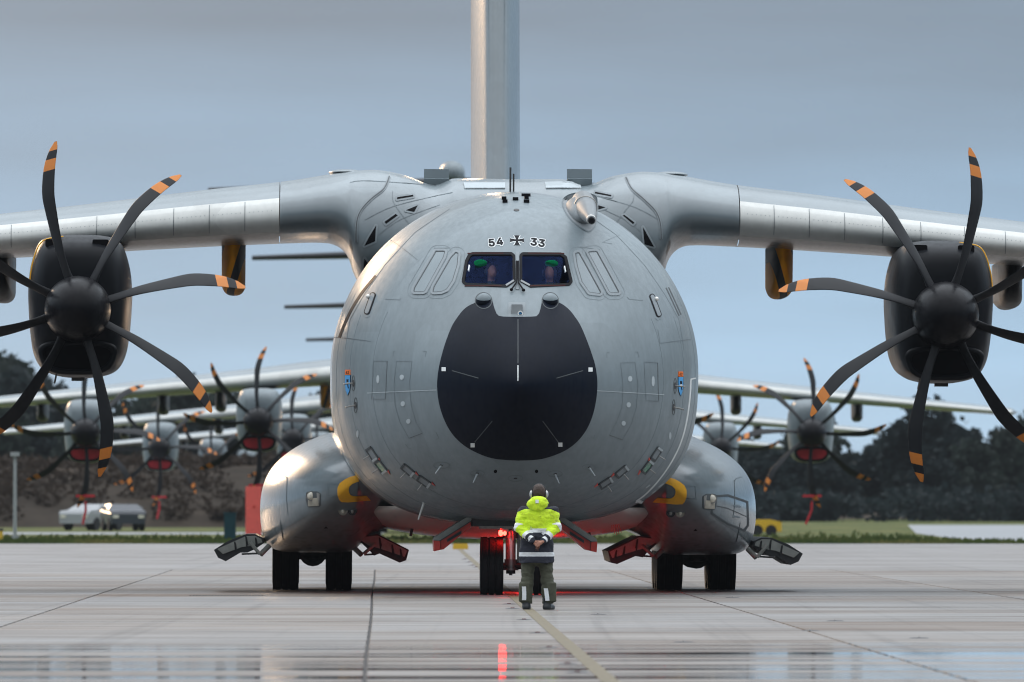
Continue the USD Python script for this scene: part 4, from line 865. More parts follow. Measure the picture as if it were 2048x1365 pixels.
# belly fittings
for a, b, r in ((883, 931, 16), (955, 947, 14), (1031, 957, 15), (1110, 948, 15), (1178, 935, 14)):
    c, n = on_fus(a, b); ring = affinity.scale(Point(0, 0).buffer(1), r / 124, r * .42 / 124); ring = ring.difference(affinity.scale(ring, .92, .88)); pt = drape(AC, 'belly_antenna', affinity.translate(ring, c[0], c[2]), fus_y, 'panel_line_soft', off=.005, res=.06)
    if b < 955: part(pt, 'antenna_blade', rod(c, c + n * .12 + np.array([-.03 if a < 1000 else .03, 0, -.05]), .016, 8, .008), 'line_pale', 40)
    part(pt, 'antenna_foot', blob(c, (.03, .02, .016), 2), 'gear_dark', True)
for a, b in ((991, 943), (1073, 943)):
    c, n = on_fus(a, b); drape(AC, 'belly_port', affinity.translate(Point(0, 0).buffer(.025), c[0], c[2]), fus_y, 'hole_black', off=.006)
p0, _ = on_fus(848, 1006); part(AC, 'blade_antenna', cat_([rod(p0, p0 + np.array([-.09, -.05, -.27]), .020, 8, .012), rod(p0, p0 + np.array([-.0, .1, .0]), .03, 8)]), 'paint_pale', 40)
x, z = loc(826, 1050, 6); x2, z2 = loc(821, 1073, 6); part(AC, 'belly_mast', prism_y([(x - .03, z), (x + .03, z), (x2 + .02, z2), (x2 - .02, z2)], 5.8, 6.2), 'gear_dark', False)
x, z = loc(1170, 1040, 6); x2, z2 = loc(1180, 1073, 6); part(AC, 'belly_mast', prism_y([(x - .03, z), (x + .03, z), (x2 + .02, z2), (x2 - .02, z2)], 5.8, 6.2), 'gear_dark', False)
x, z = loc(1228, 1034, 4.6); wk = part(AC, 'discharger_bracket', box((x, 4.6, z), (.14, .1, .07)), 'gear_dark', False)
for q in range(5): part(wk, 'discharger_wick', rod((x - .04 + q * .02, 4.6, z), (x - .03 + q * .038, 4.55, z - .30 + .02 * abs(q - 2)), .006, 6), 'red_panel', 40)
# crew door outline on the right
dp = [(1391, 757), (1384, 758.5), (1381.5, 762), (1380, 790), (1374, 838), (1362, 884), (1343, 924), (1318, 960), (1292, 988), (1272, 1003)]
drape(AC, 'door_outline', fline(spline(dp, 5, False), .022), fus_y, 'white_mark', off=.006, res=.06)
drape(AC, 'door_outline', fpoly([(1270, 1005), (1276, 1000), (1288, 1002), (1283, 1008)]), fus_y, 'white_mark', off=.006)
drape(AC, 'door_sill', fpoly([(1278, 1000), (1300, 983), (1304, 989), (1286, 1004)]), fus_y, 'panel_line_soft', off=.005)
for a, b, w_ in ((1322, 971, 10), (1308, 984, 7), (1296, 973, 8)): drape(AC, 'stencil', fline([(a - w_ / 2, b + w_ * .35), (a + w_ / 2, b - w_ * .35)], .016), fus_y, 'line_pale', off=.005)
for pts in ([(1332, 576), (1358, 632)], [(1337, 575), (1362, 630)]): pline(pts, .02, 'panel_line')
drape(AC, 'door_gap', fline(spline([(752, 552), (727, 582), (704, 618), (688, 652), (679, 676)], 5, False), .045), fus_y, 'frame_black', off=.004)
# root fairing: rubber seal, openings, slots
fw = lambda x, z: wing_y(x, z)
def wdr(name, poly, m_, off=.006): return drape(AC, name, poly, fw, m_, off=off, res=.05, deep=.015)
for pts in ([(778.5, 354), (767.7, 378.5), (741.5, 400), (720, 424.6), (713, 449), (713, 485)], [(1252, 356), (1264, 379), (1289, 401), (1312, 425), (1321, 449), (1322, 478)]):
    wdr('rubber_seal', fline(spline(pts, 6, False), .045, surf=fw), 'window_rim', .012); wdr('rubber_seal', fline(spline(pts, 6, False), .016, surf=fw), 'panel_line', .018)
for name, pts in (('ram_inlet', [(752, 452), (750, 483), (729, 492), (738.5, 474)]), ('ram_inlet', [(729, 517), (737, 528), (727, 541)]), ('ram_inlet', [(835, 412), (828, 425), (812, 421.5)]), ('ram_inlet', [(1286, 455), (1307.7, 494), (1289, 489)]), ('ram_inlet', [(1197, 412), (1211, 416), (1197, 420)]), ('ram_inlet', [(1306, 519), (1312, 533), (1304, 527)]),
                  ('slot', [(791, 429), (795, 432), (772, 448.6), (769, 444.6)]), ('slot', [(794, 396), (826, 391), (826, 394), (794, 399.5)]), ('slot', [(1246, 432), (1249, 431), (1269, 446), (1266, 449)]), ('slot', [(1191, 385), (1223, 391.5), (1222, 394), (1190, 388)])):
    pg = fpoly(pts, fw); w_ = wdr(name, pg.buffer(.03), 'window_rim', .008); drape(w_, 'opening', pg, fw, 'hole_black', off=.012, res=.05, deep=.015)
for pts in ([(785, 382), (786, 402), (800, 425), (820, 450)], [(1268, 382), (1266, 402), (1252, 420), (1228, 452)], [(700, 365), (740, 362), (880, 372)], [(730, 440), (790, 412), (905, 385)], [(1160, 385), (1262, 412), (1318, 440)], [(757, 470), (800, 440), (880, 410)], [(1185, 410), (1250, 440), (1290, 470)]):
    wdr('panel_line', fline(spline(pts, 5, False), .008, surf=fw), 'panel_line_soft', .004)
for pts in ([(927, 367), (1010, 367), (1010, 378), (929, 378)], [(1090, 366), (1160, 366), (1162, 378), (1092, 378)]): wdr('roof_panel', fpoly(pts, fw), 'line_pale', .02)
for a in (873, 1159):
    x0, z0 = loc(a - 25, 338.5, 10.4); x1, z1 = loc(a + 25, 359, 10.4); _, z2 = loc(a, 374, 10.4); _, zb = loc(a, 385, 10.4)
    pl = part(AC, 'spoiler_plate', cat_([box(((x0 + x1) / 2, 10.4, (z0 + z1) / 2), (x1 - x0, .03, z0 - z1), (-8, 0, 0)), box(((x0 + x1) / 2, 10.36, (z1 + z2) / 2), (x1 - x0, .03, z1 - z2 + .02), (14, 0, 0))]), 'window_shade', False)
    part(pl, 'plate_arm', box(((x0 + x1) / 2, 10.5, (z2 + zb) / 2 + .02), (.035, .05, z1 - zb)), 'gear_dark', False)
for s in (-1, 1): 
    m = blob((0, 0, 0), (.30, .8, .055), 3); m.apply_translation((s * 2.75, 10.9, float(p_zt(2.75)) + .0)); part(AC, 'top_fairing', m, 'paint_grey_glossy', True)
# wing panel joints and rivets near the root
for s in (-1, 1):
    for x in np.r_[4.45, 5.05, 5.65, 6.3, 6.95, 7.7, 8.4]:
        zs = np.linspace(float(p_zb(x)) + .20 * float(p_zt(x) - p_zb(x)), float(p_zb(x)) + .68 * float(p_zt(x) - p_zb(x)), 8)
        drape(AC, 'slat_joint', LineString([(s * x, z) for z in zs]).buffer(.005), fw, 'panel_line_soft', off=.003, res=.06, deep=.01)
    for fz in (.50, ):
        xs = np.arange(4.0, 8.7, .075); drape(AC, 'rivet_row', union_all([Point(s * x, float(p_zb(x)) + fz * float(p_zt(x) - p_zb(x))).buffer(.006, quad_segs=2) for x in xs]), fw, 'panel_line_soft', off=.003, res=.06, deep=.01, kind='stuff')
# sponson lights, yellow brackets, panel
YL = [(714.5, 951), (700, 954.5), (689.5, 959.7), (680, 967), (675.5, 976), (675, 984), (675.5, 991.7), (678, 999), (682.5, 1004), (695, 1004.8), (741, 1001), (733, 992), (706, 993), (700.5, 990), (698, 984.7), (697.5, 979), (699, 973.6), (705, 968), (718, 963)]
for s, sp, surf in ((-1, sponL, spo_y), (1, sponR, spo_yr)):
    def sxz(a, b, y=4.5):
        yy = y
        for _ in range(5): x, z = loc(a, b, yy); yy = float(spo_y(np.array([x]), np.array([z]))[0])
        return x, z
    mir = lambda q: affinity.scale(q, s * -1.0, 1, origin=(0, 0)) if s > 0 else q
    sdr = lambda name, q, m_, off=.006, parent=sp, **k: drape(parent, name, mir(q), surf, m_, off=off, res=.05, **k)
    P_ = lambda pts: Polygon([sxz(a, b) for a, b in pts]).buffer(0)
    sdr('yellow_bracket', P_(YL), 'yellow_paint', .007)
    lp = sdr('landing_light', rounded(P_([(613, 984), (634, 983), (642, 988), (641, 1014), (616, 1015), (612, 1000)]), .03), 'panel_line', .006)
    sdr('light_housing', rounded(P_([(617, 997), (636, 996), (638, 1012), (617, 1013)]), .01), 'lamp_housing', .012, lp)
    sdr('light_side', rounded(P_([(634, 985), (640, 988), (639, 1012), (636, 1012)]), .01), 'gear_metal', .010, lp)
    x, z = sxz(622.5, 992.5); y = float(spo_y(np.array([x]), np.array([z]))[0])
    part(lp, 'lamp_dome', blob((x * -s if s > 0 else x, y, z), (.075, .07, .075), 3), 'lamp_lens', True)
    part(lp, 'lamp_ring', lathe([(.070, -.05), (.082, -.05), (.082, .035), (.070, .035)], (0, -1, 0), (x * -s if s > 0 else x, y, z), 28), 'gear_metal', 40)
    for a, on in ((686, 1), (705, 0)):
        x, z = sxz(a, 1022); y = float(spo_y(np.array([x]), np.array([z]))[0]); x = -x if s > 0 else x
        tl = part(sp, 'taxi_light', lathe([(0, .01), (.062, .01), (.075, .02), (.078, -.05), (0, -.05)], (0, -1, 0), (x, y, z), 28), 'lamp_housing' if on else 'gear_dark', 30)
        part(tl, 'bulb', blob((x, y - .01, z), (.03, .03, .045), 2), 'lamp_lens' if on else 'gear_metal', True)
    for pts in ([(556, 948), (570, 952), (574, 958)], [(574, 955), (573, 1000), (576, 1030)], [(545, 1072), (612, 1032)], [(658, 967), (680, 969), (678, 994), (655, 993), (658, 967)], [(560, 1040), (566, 1080)]):
        sdr('panel_line', LineString([sxz(a, b) for a, b in pts]).buffer(.004), 'panel_line_soft', .004)
    sdr('drain_hole', P_([(648, 1057), (656, 1057), (652, 1053)]), 'hole_black', .005)
hx_ = [(1422, 991.7), (1455.5, 989), (1496, 1003), (1497.5, 1052), (1489, 1064), (1454, 1050), (1421.6, 1029)]
def sxr(a, b):
    yy = 4.5
    for _ in range(5): x, z = loc(a, b, yy); yy = float(spo_yr(np.array([x]), np.array([z]))[0])
    return x, z
hp = Polygon([sxr(a, b) for a, b in hx_]); drape(sponR, 'service_panel', hp.difference(hp.buffer(-.035, join_style=2)), spo_yr, 'panel_line', off=.006, res=.05)
drape(sponR, 'panel_line', LineString([sxr(1425, 1011), sxr(1455, 1017), sxr(1495, 1035)]).buffer(.006), spo_yr, 'panel_line', off=.005, res=.05)
for a, b in ((1474, 1012), (1472, 1033)): drape(sponR, 'stencil', LineString([sxr(a - 6, b), sxr(a + 6, b + 2)]).buffer(.014), spo_yr, 'panel_line_soft', off=.005, res=.05)
# nose gear: leg, axle, doors, red lights
def pxz(a, b, y): return loc(a, b, y)
def cyl(a, b0, b1, w_, y=0.05, m_='gear_metal', name='strut', parent=None, n=24):
    x, z0 = pxz(a, b0, y); _, z1 = pxz(a, b1, y); return part(parent or AC, name, rod((x, y, z0), (x, y, z1), w_, n), m_, 40)
leg = cyl(1021.5, 1040, 1077, .125, m_='gear_metal', name='nose_leg')
cyl(1021.5, 1075, 1120, .082, m_='chrome', name='piston', parent=leg); cyl(1021.5, 1119, 1131, .105, name='collar', parent=leg); cyl(1021.5, 1131, 1138, .088, m_='gear_metal', name='collar', parent=leg)
cyl(1021.5, 1137, 1141, .125, m_='gear_metal', name='flange', parent=leg); cyl(1021.5, 1141, 1148, .075, m_='gear_dark', name='hub_end', parent=leg); cyl(1021.5, 1147, 1151, .028, name='nut', parent=leg)
za = .468; part(leg, 'axle', rod((-.36, .05, za), (.36, .05, za), .055, 16), 'gear_dark', 40)
for dx in (-.07, .07): part(leg, 'torque_link', box((dx, .24, .74), (.05, .05, .5)), 'gear_metal', False)
x, z = pxz(1026, 1046, -.15); x2, z2 = pxz(1027, 1075, -.15); part(leg, 'actuator', cat_([rod((x, -.15, z), (x, -.15, z2 + .1), .045, 12), rod((x, -.15, z2 + .12), (x2, -.15, z2 - .05), .018, 8)]), 'gear_metal', 40)
x, z = pxz(942, 1051, -.1); x2, z2 = pxz(1010, 1055, -.1); part(leg, 'drag_link', rod((x, -.1, z), (x2, -.1, z2), .022, 10), 'gear_metal', 40)
x, z = pxz(1115, 1051, -.1); part(leg, 'drag_link', rod((x, -.1, z), (x2 + .12, -.1, z2), .022, 10), 'gear_metal', 40)
x, z = pxz(955, 1028, -.2); x2, z2 = pxz(961, 1055, -.2); part(AC, 'hinge_arm', prism_y([(x - .10, z), (x + .05, z), (x2 + .03, z2), (x2 - .025, z2)], -.25, -.15), 'gear_metal', False)
x, z = pxz(1004, 1088, .2); part(leg, 'hose', tube([(x, .2, z + .35), (x - .02, .2, z + .1), (x + .01, .2, z - .0)], .022), 'rubber', 40)
part(AC, 'gear_bay', cat_([box((-.005, .3, 1.17), (1.40, 2.8, .12))]), 'gear_dark', False)
part(AC, 'gear_bay_beam', cat_([box((-.3, -.3, 1.09), (.55, .08, .05)), box((.35, -.3, 1.09), (.5, .08, .05)), box((-.15, -.1, 1.06), (.1, .3, .09))]), 'gear_metal', False)
for a, b, w_ in ((1001.5, 1066.5, .038), (1009.5, 1066.5, .030), (1002, 1055, .020)):
    x, z = pxz(a, b, -.22); lh = part(AC, 'red_light', blob((x, -.22, z), (w_, .05, w_ * 1.35), 3), 'lamp_glow', True)
    part(lh, 'light_base', rod((x, -.18, z - .01), (x, -.06, z - .01), w_ * 1.1, 14), 'gear_dark', 40)
x, z = pxz(1005, 1064, -.22)
bx_, bz_ = .34, .84
bb = part(AC, 'belly_beacon', blob((bx_, 6.0, bz_ - .03), (.07, .09, .055), 3), 'beacon_glow', True); part(bb, 'beacon_base', rod((bx_, 6.0, bz_), (bx_, 6.0, bz_ + .14), .10, 20), 'gear_dark', 40)
# nose gear doors
DG = [(940.8, 1030), (943, 1041), (879, 1081.5), (867, 1081), (870.5, 1074.8)]; DE = [(867.3, 1081.6), (879.5, 1082.4), (880.5, 1100.2), (868.3, 1103)]; DR = [(880.3, 1082), (941, 1043.5), (941, 1055), (887, 1099), (881.2, 1100.2)]; DS = [(894, 1079), (923, 1061), (922, 1068), (894, 1085)]
for s in (-1, 1):
    cv = lambda pts: [(s * -1 * (pxz(a, b, -1.0)[0]) if s > 0 else pxz(a, b, -1.0)[0], pxz(a, b, -1.0)[1]) for a, b in pts]
    d_ = part(AC, 'nose_gear_door', prism_y(cv(DG), -1.25, 1.6), 'door_lining', False)
    part(d_, 'door_panel', prism_y(cv(DR), -1.22, 1.55), 'door_red', False); part(d_, 'door_end', prism_y(cv(DE), -1.26, 1.6), 'door_red', False)  # door insides carry the red light of the lamps as colour
    part(d_, 'door_slot', prism_y(cv(DS), -1.235, -1.15), 'door_dark', False)
    part(d_, 'door_edge', prism_y(cv([(943, 1041), (941.5, 1044), (880, 1083), (879, 1081.2)]), -1.28, 1.6), 'gear_dark', False)
# main gear doors, with lining, ribs and arms
u1 = lambda pts: [(400 + a / 3.593, 840 + b / 3.593) for a, b in pts]
OUT = u1([(100, 935), (200, 872), (330, 822), (400, 822), (452, 850), (462, 885), (395, 930), (340, 955), (290, 955), (185, 1017), (165, 1007), (130, 992)]); OUTL = u1([(125, 928), (330, 836), (395, 834), (440, 856), (448, 880), (380, 905), (300, 915), (165, 965)])
INN = u1([(1145, 872), (1165, 832), (1280, 822), (1502, 935), (1482, 1010), (1435, 1027), (1290, 962), (1250, 977), (1220, 942)]); INNL = u1([(1160, 868), (1172, 842), (1278, 832), (1490, 940), (1470, 985), (1290, 925), (1215, 905)])
for s in (-1, 1):
    cv = lambda pts, y=7.4: [((-1 if s > 0 else 1) * pxz(a, b, y)[0], pxz(a, b, y)[1] + (0.0 if s < 0 else .0)) for a, b in pts]
    for O_, L_, ribs, arm in ((OUT, OUTL, u1([(250, 880), (330, 840), (400, 850)]), u1([(360, 880), (430, 965)])), (INN, INNL, u1([(1290, 850), (1380, 900), (1440, 930)]), u1([(1260, 890), (1175, 965)]))):
        shell = Polygon(cv(O_)).buffer(0); lin = Polygon(cv(L_)).buffer(0)
        d_ = part(AC, 'main_gear_door', prism_y(list(shell.exterior.coords)[:-1], 7.42, 12.5), 'door_dark', False)
        m = extrude(lin.difference(union_all([LineString(cv([r, (r[0] + 3, r[1] + 30)])).buffer(.012) for r in ribs])), .03); m.vertices = np.stack([m.vertices[:, 0], 7.39 + m.vertices[:, 2], m.vertices[:, 1]], -1); m.invert(); m.fix_normals()
        part(d_, 'door_lining', m, 'door_lining', False)
        for r in ribs: c_ = cv([(r[0] + 1, r[1] + 1), (r[0] + 4, r[1] + 17)]); part(d_, 'door_rib', tube([(x, 7.385, z) for x, z in c_[:2]], .010, 6), 'door_dark', 40)
        c_ = cv(arm); part(d_, 'door_arm', rod((c_[0][0], 7.33, c_[0][1]), (c_[1][0], 7.33, c_[1][1]), .03, 10), 'door_lining', 40)
        e_ = cv(u1([(300, 965), (420, 960)]) if O_ is OUT else u1([(1260, 965), (1180, 970)])); part(d_, 'door_rod', rod((e_[0][0], 7.36, e_[0][1]), (e_[1][0], 7.36, e_[1][1]), .016, 8), 'gear_dark', 40)
        h_ = cv(u1([(497, 905), (436, 968)]) if O_ is OUT else u1([(1105, 918), (1160, 970)])); part(d_, 'hinge_strut', rod((h_[0][0], 7.5, h_[0][1]), (h_[1][0], 7.4, h_[1][1]), .045, 12), 'door_lining', 40)

# ------------------------------------------------------------------ parked aircraft in a row behind it
PKG = 'parked transport aircraft in the far row'
def covers(plane, hx, hz, hy, g):
    pts = [(hx, hy + .25, hz - 2.55), (hx + g.uniform(-.1, .1), hy + .2, hz - 2.9), (hx + g.uniform(-.25, .25), hy + .2, hz - 3.4)]
    part(plane, 'red_ribbon', cat_([tube(pts, .045, 6), box((hx, hy - .02, hz - 2.35), (.7, .06, .09))]), 'red_cloth', False)
pk_d = [504, 652, 825, 1000]; pk_c = [897, 880, 868, 860]
def pk_loc(k): return ((pk_c[k] - 1024) * pk_d[k] / F, pk_d[k] - CAMD - 4.5, 0.0)
PK = thing('parked_aircraft', 'nearest parked grey propeller transport with red inlet covers, behind the taxiing one', 'aircraft', pk_loc(0), (0, 0, 0), PKG)
airframe(PK, False)
g = np.random.default_rng(5)
for sgn in (-1, 1):
    engine(PK, sgn * 7.05, 4.45, 4.6, sgn, 0.0, False, True); engine(PK, sgn * 13.5, 4.05, 6.2, sgn, 0.0, False, True)
    covers(PK, sgn * 7.05, 4.45, 4.6, g); covers(PK, sgn * 13.5, 4.05, 6.2, g)
for k, lab in ((1, 'second parked propeller transport in the far row, partly behind the nearest'), (2, 'third parked propeller transport in the far row, seen between the others'), (3, 'farthest and smallest of the parked propeller transports')):
    copy_of(PK, 'parked_aircraft', lab, 'aircraft', pk_loc(k), (0, 0, 0), PKG)

# ------------------------------------------------------------------ people
def surface_net(f, lo, h):
    """Mesh of f = 0 (negative inside) sampled on a grid, by naive surface nets."""
    s = f < 0; nx, ny, nz = f.shape
    corner = [(i, j, k) for i in (0, 1) for j in (0, 1) for k in (0, 1)]
    sl = lambda o: tuple(slice(a, n - 1 + a) for a, n in zip(o, (nx, ny, nz)))
    cnt = sum(s[sl(o)].astype(int) for o in corner); act = (cnt > 0) & (cnt < 8)
    pos = np.zeros((nx - 1, ny - 1, nz - 1, 3)); wt = np.zeros((nx - 1, ny - 1, nz - 1))
    for a in corner:
        for ax in range(3):
            if a[ax] == 0:
                b = list(a); b[ax] = 1; fa, fb = f[sl(a)], f[sl(tuple(b))]; x = (fa < 0) != (fb < 0); t = np.where(x, fa / np.where(x, fa - fb, 1), 0)
                p = np.zeros(pos.shape); p[..., :] = a; p[..., ax] += t; pos += np.where(x[..., None], p, 0); wt += x
    idx = np.full(act.shape, -1); idx[act] = np.arange(act.sum()); ii = np.stack(np.nonzero(act), -1)
    V = lo + h * (ii + pos[act] / wt[act][:, None]); Fs = []
    for ax in range(3):
        u, v = [(1, 2), (2, 0), (0, 1)][ax]
        a = [slice(None)] * 3; b = [slice(None)] * 3; a[ax] = slice(0, -1); b[ax] = slice(1, None)
        ch = s[tuple(a)] != s[tuple(b)]; flip = s[tuple(a)]
        e = np.stack(np.nonzero(ch), -1); fl = flip[ch]; ok = (e[:, u] > 0) & (e[:, v] > 0) & (e[:, u] < f.shape[u] - 1) & (e[:, v] < f.shape[v] - 1); e, fl = e[ok], fl[ok]
        q = []
        for du, dv in ((-1, -1), (0, -1), (0, 0), (-1, 0)):
            c = e.copy(); c[:, u] += du; c[:, v] += dv; q.append(idx[c[:, 0], c[:, 1], c[:, 2]])
        q = np.stack(q, -1); q = np.where(fl[:, None], q, q[:, ::-1]); Fs += [q[:, [0, 1, 2]], q[:, [0, 2, 3]]]
    m = tri(V, np.concatenate(Fs)); trimesh.smoothing.filter_taubin(m, iterations=4); return m
def grid(lo, hi, h):
    ax = [np.arange(a, b, h) for a, b in zip(lo, hi)]; return np.stack(np.meshgrid(*ax, indexing='ij'), -1)
def cone(p, a, b, ra, rb):
    a, b = np.asarray(a, float), np.asarray(b, float); d = b - a; t = np.clip(((p - a) @ d) / (d @ d), 0, 1)
    return np.linalg.norm(p - a - t[..., None] * d, axis=-1) - (ra + (rb - ra) * t)
def ell(p, c, r): q = (p - np.asarray(c)) / np.asarray(r); k = np.linalg.norm(q, axis=-1); return (k - 1) * min(r)
def smin(a, b, k): h = np.clip(.5 + .5 * (b - a) / k, 0, 1); return b + (a - b) * h - k * h * (1 - h)
def join(ds, k):
    d = ds[0]
    for e in ds[1:]: d = smin(d, e, k)
    return d
def stacked(p, zs, cx, hw, hd, cy):
    z = p[..., 2]; g_ = lambda v: np.interp(z, zs, v); w_, d_ = g_(hw), g_(hd)
    k = np.sqrt(((p[..., 0] - g_(cx)) / w_) ** 2 + ((p[..., 1] - g_(cy)) / d_) ** 2); r = (k - 1) * np.minimum(w_, d_)
    return np.maximum(r, np.maximum(zs[0] - z, z - zs[-1]))
def folds(p, amp, sc, seed): return amp * (meshkit.fbm(p * np.array(sc) + 11.3, 3, seed) - .5)
def submesh(m, keep):
    f = m.faces[keep]; u, inv = np.unique(f, return_inverse=True); return tri(m.vertices[u], inv.reshape(-1, 3))

def marshaller():
    P = thing('person', 'person in hi-vis jacket and olive trousers standing with hands clasped behind, facing the aircraft', 'person', ((1075 - 1024) / 143.4, -30.2, 0))
    SHL, ELL, WRL = np.array([-.200, .0, 1.365]), np.array([-.255, -.06, 1.145]), np.array([-.075, -.215, .975])
    SHR, ELR, WRR = np.array([.215, .0, 1.365]), np.array([.258, -.06, 1.150]), np.array([.085, -.215, .965])
    HEAD = np.array([.020, .015, 1.635])
    # body: one surface, mostly under the clothes
    p = grid((-.36, -.32, -.01), (.37, .24, 1.76), .0115)
    d = [stacked(p, [.70, .8, .95, 1.1, 1.25, 1.36, 1.43], [0] * 7, [.16, .17, .16, .15, .18, .19, .08], [.10, .11, .105, .10, .115, .10, .07], [0] * 7),
         cone(p, (.012, 0, 1.40), (.018, .01, 1.56), .062, .055), ell(p, HEAD, (.077, .098, .112)), ell(p, HEAD + [0, .045, -.055], (.056, .06, .065)), ell(p, HEAD + [0, .108, -.02], (.014, .022, .026)),
         ell(p, HEAD + [-.08, .0, -.01], (.012, .02, .03)), ell(p, HEAD + [.08, .0, -.01], (.012, .02, .03))]
    for S_, E_, W_ in ((SHL, ELL, WRL), (SHR, ELR, WRR)): d += [cone(p, S_, E_, .052, .043), cone(p, E_, W_, .042, .029)]
    for s in (-1, 1): d += [cone(p, (s * .10, 0, .72), (s * .135, .0, .40), .085, .058), cone(p, (s * .135, 0, .40), (s * .145, -.01, .09), .056, .042), cone(p, (s * .145, -.02, .06), (s * .150, .14, .04), .04, .03)]
    body = surface_net(join(d, .03), np.array((-.36, -.32, -.01)), .0115)
    # hands: palm, thumb and four bent fingers each, the right closed round the left wrist side
    def hand(wr, dirn, side, seed):
        dirn = np.asarray(dirn, float); dirn /= np.linalg.norm(dirn); up = np.array([0, -1.0, 0]); lat = np.cross(dirn, up); lat /= np.linalg.norm(lat); lat = lat * side
        lo, hi = wr - .15, wr + .15; q = grid(lo, hi, .0042); c0 = wr + dirn * .055
        q = wr + (q - wr) / .80; ds = [join([cone(q, wr - dirn * .03, wr + dirn * .02, .027, .027), cone(q, wr + dirn * .02 - lat * .018, wr + dirn * .085 - lat * .026, .020, .014), cone(q, wr + dirn * .02 + lat * .018, wr + dirn * .085 + lat * .026, .020, .014), cone(q, wr + dirn * .03, wr + dirn * .088, .021, .015)], .012)]
        fg = []
        for i, (o, L) in enumerate(((-.030, .062), (-.010, .072), (.010, .068), (.029, .055))):
            a = wr + dirn * .085 + lat * o; b = a + dirn * L * .42 + up * .010; c = b + dirn * L * .10 - up * (L * .34); e = c - dirn * L * .25 - up * L * .10
            fg.append(join([cone(q, a, b, .0100, .0092), cone(q, b, c, .0092, .0085), cone(q, c, e, .0085, .0076)], .003))
        t0 = wr + dirn * .025 + lat * -.030; t1 = t0 + dirn * .030 - lat * .022 + up * .006; t2 = t1 + dirn * .030 + lat * .004 + up * .008; fg.append(join([cone(q, t0, t1, .0135, .0112), cone(q, t1, t2, .0110, .0092)], .004))
        f = ds[0]
        for e in fg: f = smin(f, e, .004)
        return surface_net(f * .8, lo, .0042)
    hl = hand(WRL + [.026, -.005, -.022], (.60, -.05, -.60), 1, 1); hr = hand(WRR + [-.030, -.042, -.022], (-.80, -.02, -.45), -1, 2)
    part(P, 'body', cat_([body, hl, hr]), 'skin', True)
    # jacket
    lo = np.array((-.40, -.34, .62)); h = .0075; p = grid(lo, (.41, .24, 1.52), h)
    tor = stacked(p, [.655, .72, .85, 1.0, 1.10, 1.2, 1.30, 1.37, 1.42, 1.46, 1.49], [-.012] * 5 + [0] * 3 + [.01] * 3, [.240, .240, .238, .228, .215, .224, .238, .228, .165, .10, .08], [.165, .165, .165, .16, .152, .155, .16, .145, .12, .095, .08], [0] * 11)
    tor = np.maximum(tor, -stacked(p, [.60, .70], [-.012] * 2, [.225, .225], [.145, .145], [0, 0]))
    arms = []
    for S_, E_, W_ in ((SHL, ELL, WRL), (SHR, ELR, WRR)): arms.append(join([cone(p, S_, E_, .083, .070), cone(p, E_, W_, .072, .053)], .03))
    arm_d = np.minimum(arms[0], arms[1]); d = smin(tor, arm_d, .035) + folds(p, .030, (9, 9, 14), 4) + folds(p, .022, (6, 6, 26), 8) * (np.abs(arm_d) < .05)
    jk = surface_net(d, lo, h)
    c = jk.triangles_center; x, y, z = c.T
    def along(S_, E_, W_):
        t1 = np.clip(((c - S_) @ (E_ - S_)) / ((E_ - S_) @ (E_ - S_)), 0, 1); t2 = np.clip(((c - E_) @ (W_ - E_)) / ((W_ - E_) @ (W_ - E_)), 0, 1.3)
        d1 = np.linalg.norm(c - S_ - t1[:, None] * (E_ - S_), axis=1); d2 = np.linalg.norm(c - E_ - t2[:, None] * (W_ - E_), axis=1)
        return np.where(d1 < d2, t1, 1 + t2), np.minimum(d1, d2)
    tl, dl = along(SHL, ELL, WRL); tr, dr = along(SHR, ELR, WRR); t = np.where(dl < dr, tl, tr); dm = np.minimum(dl, dr)
    onarm = (dm < .094) & ((np.abs(x) > .205) | (y < -.135)) & (z > .88)
    band = np.where(onarm, ((t > .80) & (t < 1.04)) | ((t > 1.52) & (t < 1.72)), ((z > 1.078) & (z < 1.135)) | ((z > .745) & (z < .803)))
    patch = onarm & (t > 1.86) & (t < 2.0) & (y < -.235)
    navy = ~band & np.where(onarm, t > 1.72, (z < 1.078) | ((y > .012) & (z > 1.22)) | (z > 1.405 - .45 * np.maximum(np.abs(x) - .18, 0)))
    navy |= onarm & (z > 1.405 - .45 * np.maximum(np.abs(x) - .18, 0))
    rf = band | patch
    part(P, 'jacket', submesh(jk, ~navy & ~rf), 'hivis_cloth', True); part(P, 'jacket_trim', submesh(jk, navy & ~rf), 'navy_cloth', True); part(P, 'reflective_band', submesh(jk, rf), 'reflective', True)
    # hood lying on the back
    lo = np.array((-.21, -.26, 1.33)); p = grid(lo, (.23, .12, 1.63), .0065)
    hd = join([ell(p, (.0, -.115, 1.475), (.150, .070, .085)), ell(p, (.012, -.10, 1.535), (.105, .060, .050)), ell(p, (.0, -.115, 1.41), (.085, .055, .045)), ell(p, (.012, -.0, 1.49), (.135, .105, .05))], .03) + folds(p, .022, (12, 12, 16), 21)
    hd = np.maximum(hd, -ell(p, (.018, .0, 1.60), (.085, .10, .13)))
    part(P, 'hood', surface_net(hd, lo, .0065), 'hivis_cloth', True)
    part(P, 'hood_patch', box((-.006, -.176, 1.508), (.046, .03, .048), (-10, 0, 0)), 'reflective', False)
    # head: hair, ear defenders
    lo = HEAD - .16; p = grid(lo, HEAD + .16, .0058)
    hr_ = ell(p, HEAD + [0, -.012, .012], (.087, .102, .108)); hr_ = np.maximum(hr_, (p[..., 1] - HEAD[1]) * .9 - (p[..., 2] - HEAD[2]) * .75 - .035) + folds(p, .012, (45, 45, 30), 31)
    part(P, 'hair', surface_net(hr_, lo, .0058), 'hair', True)
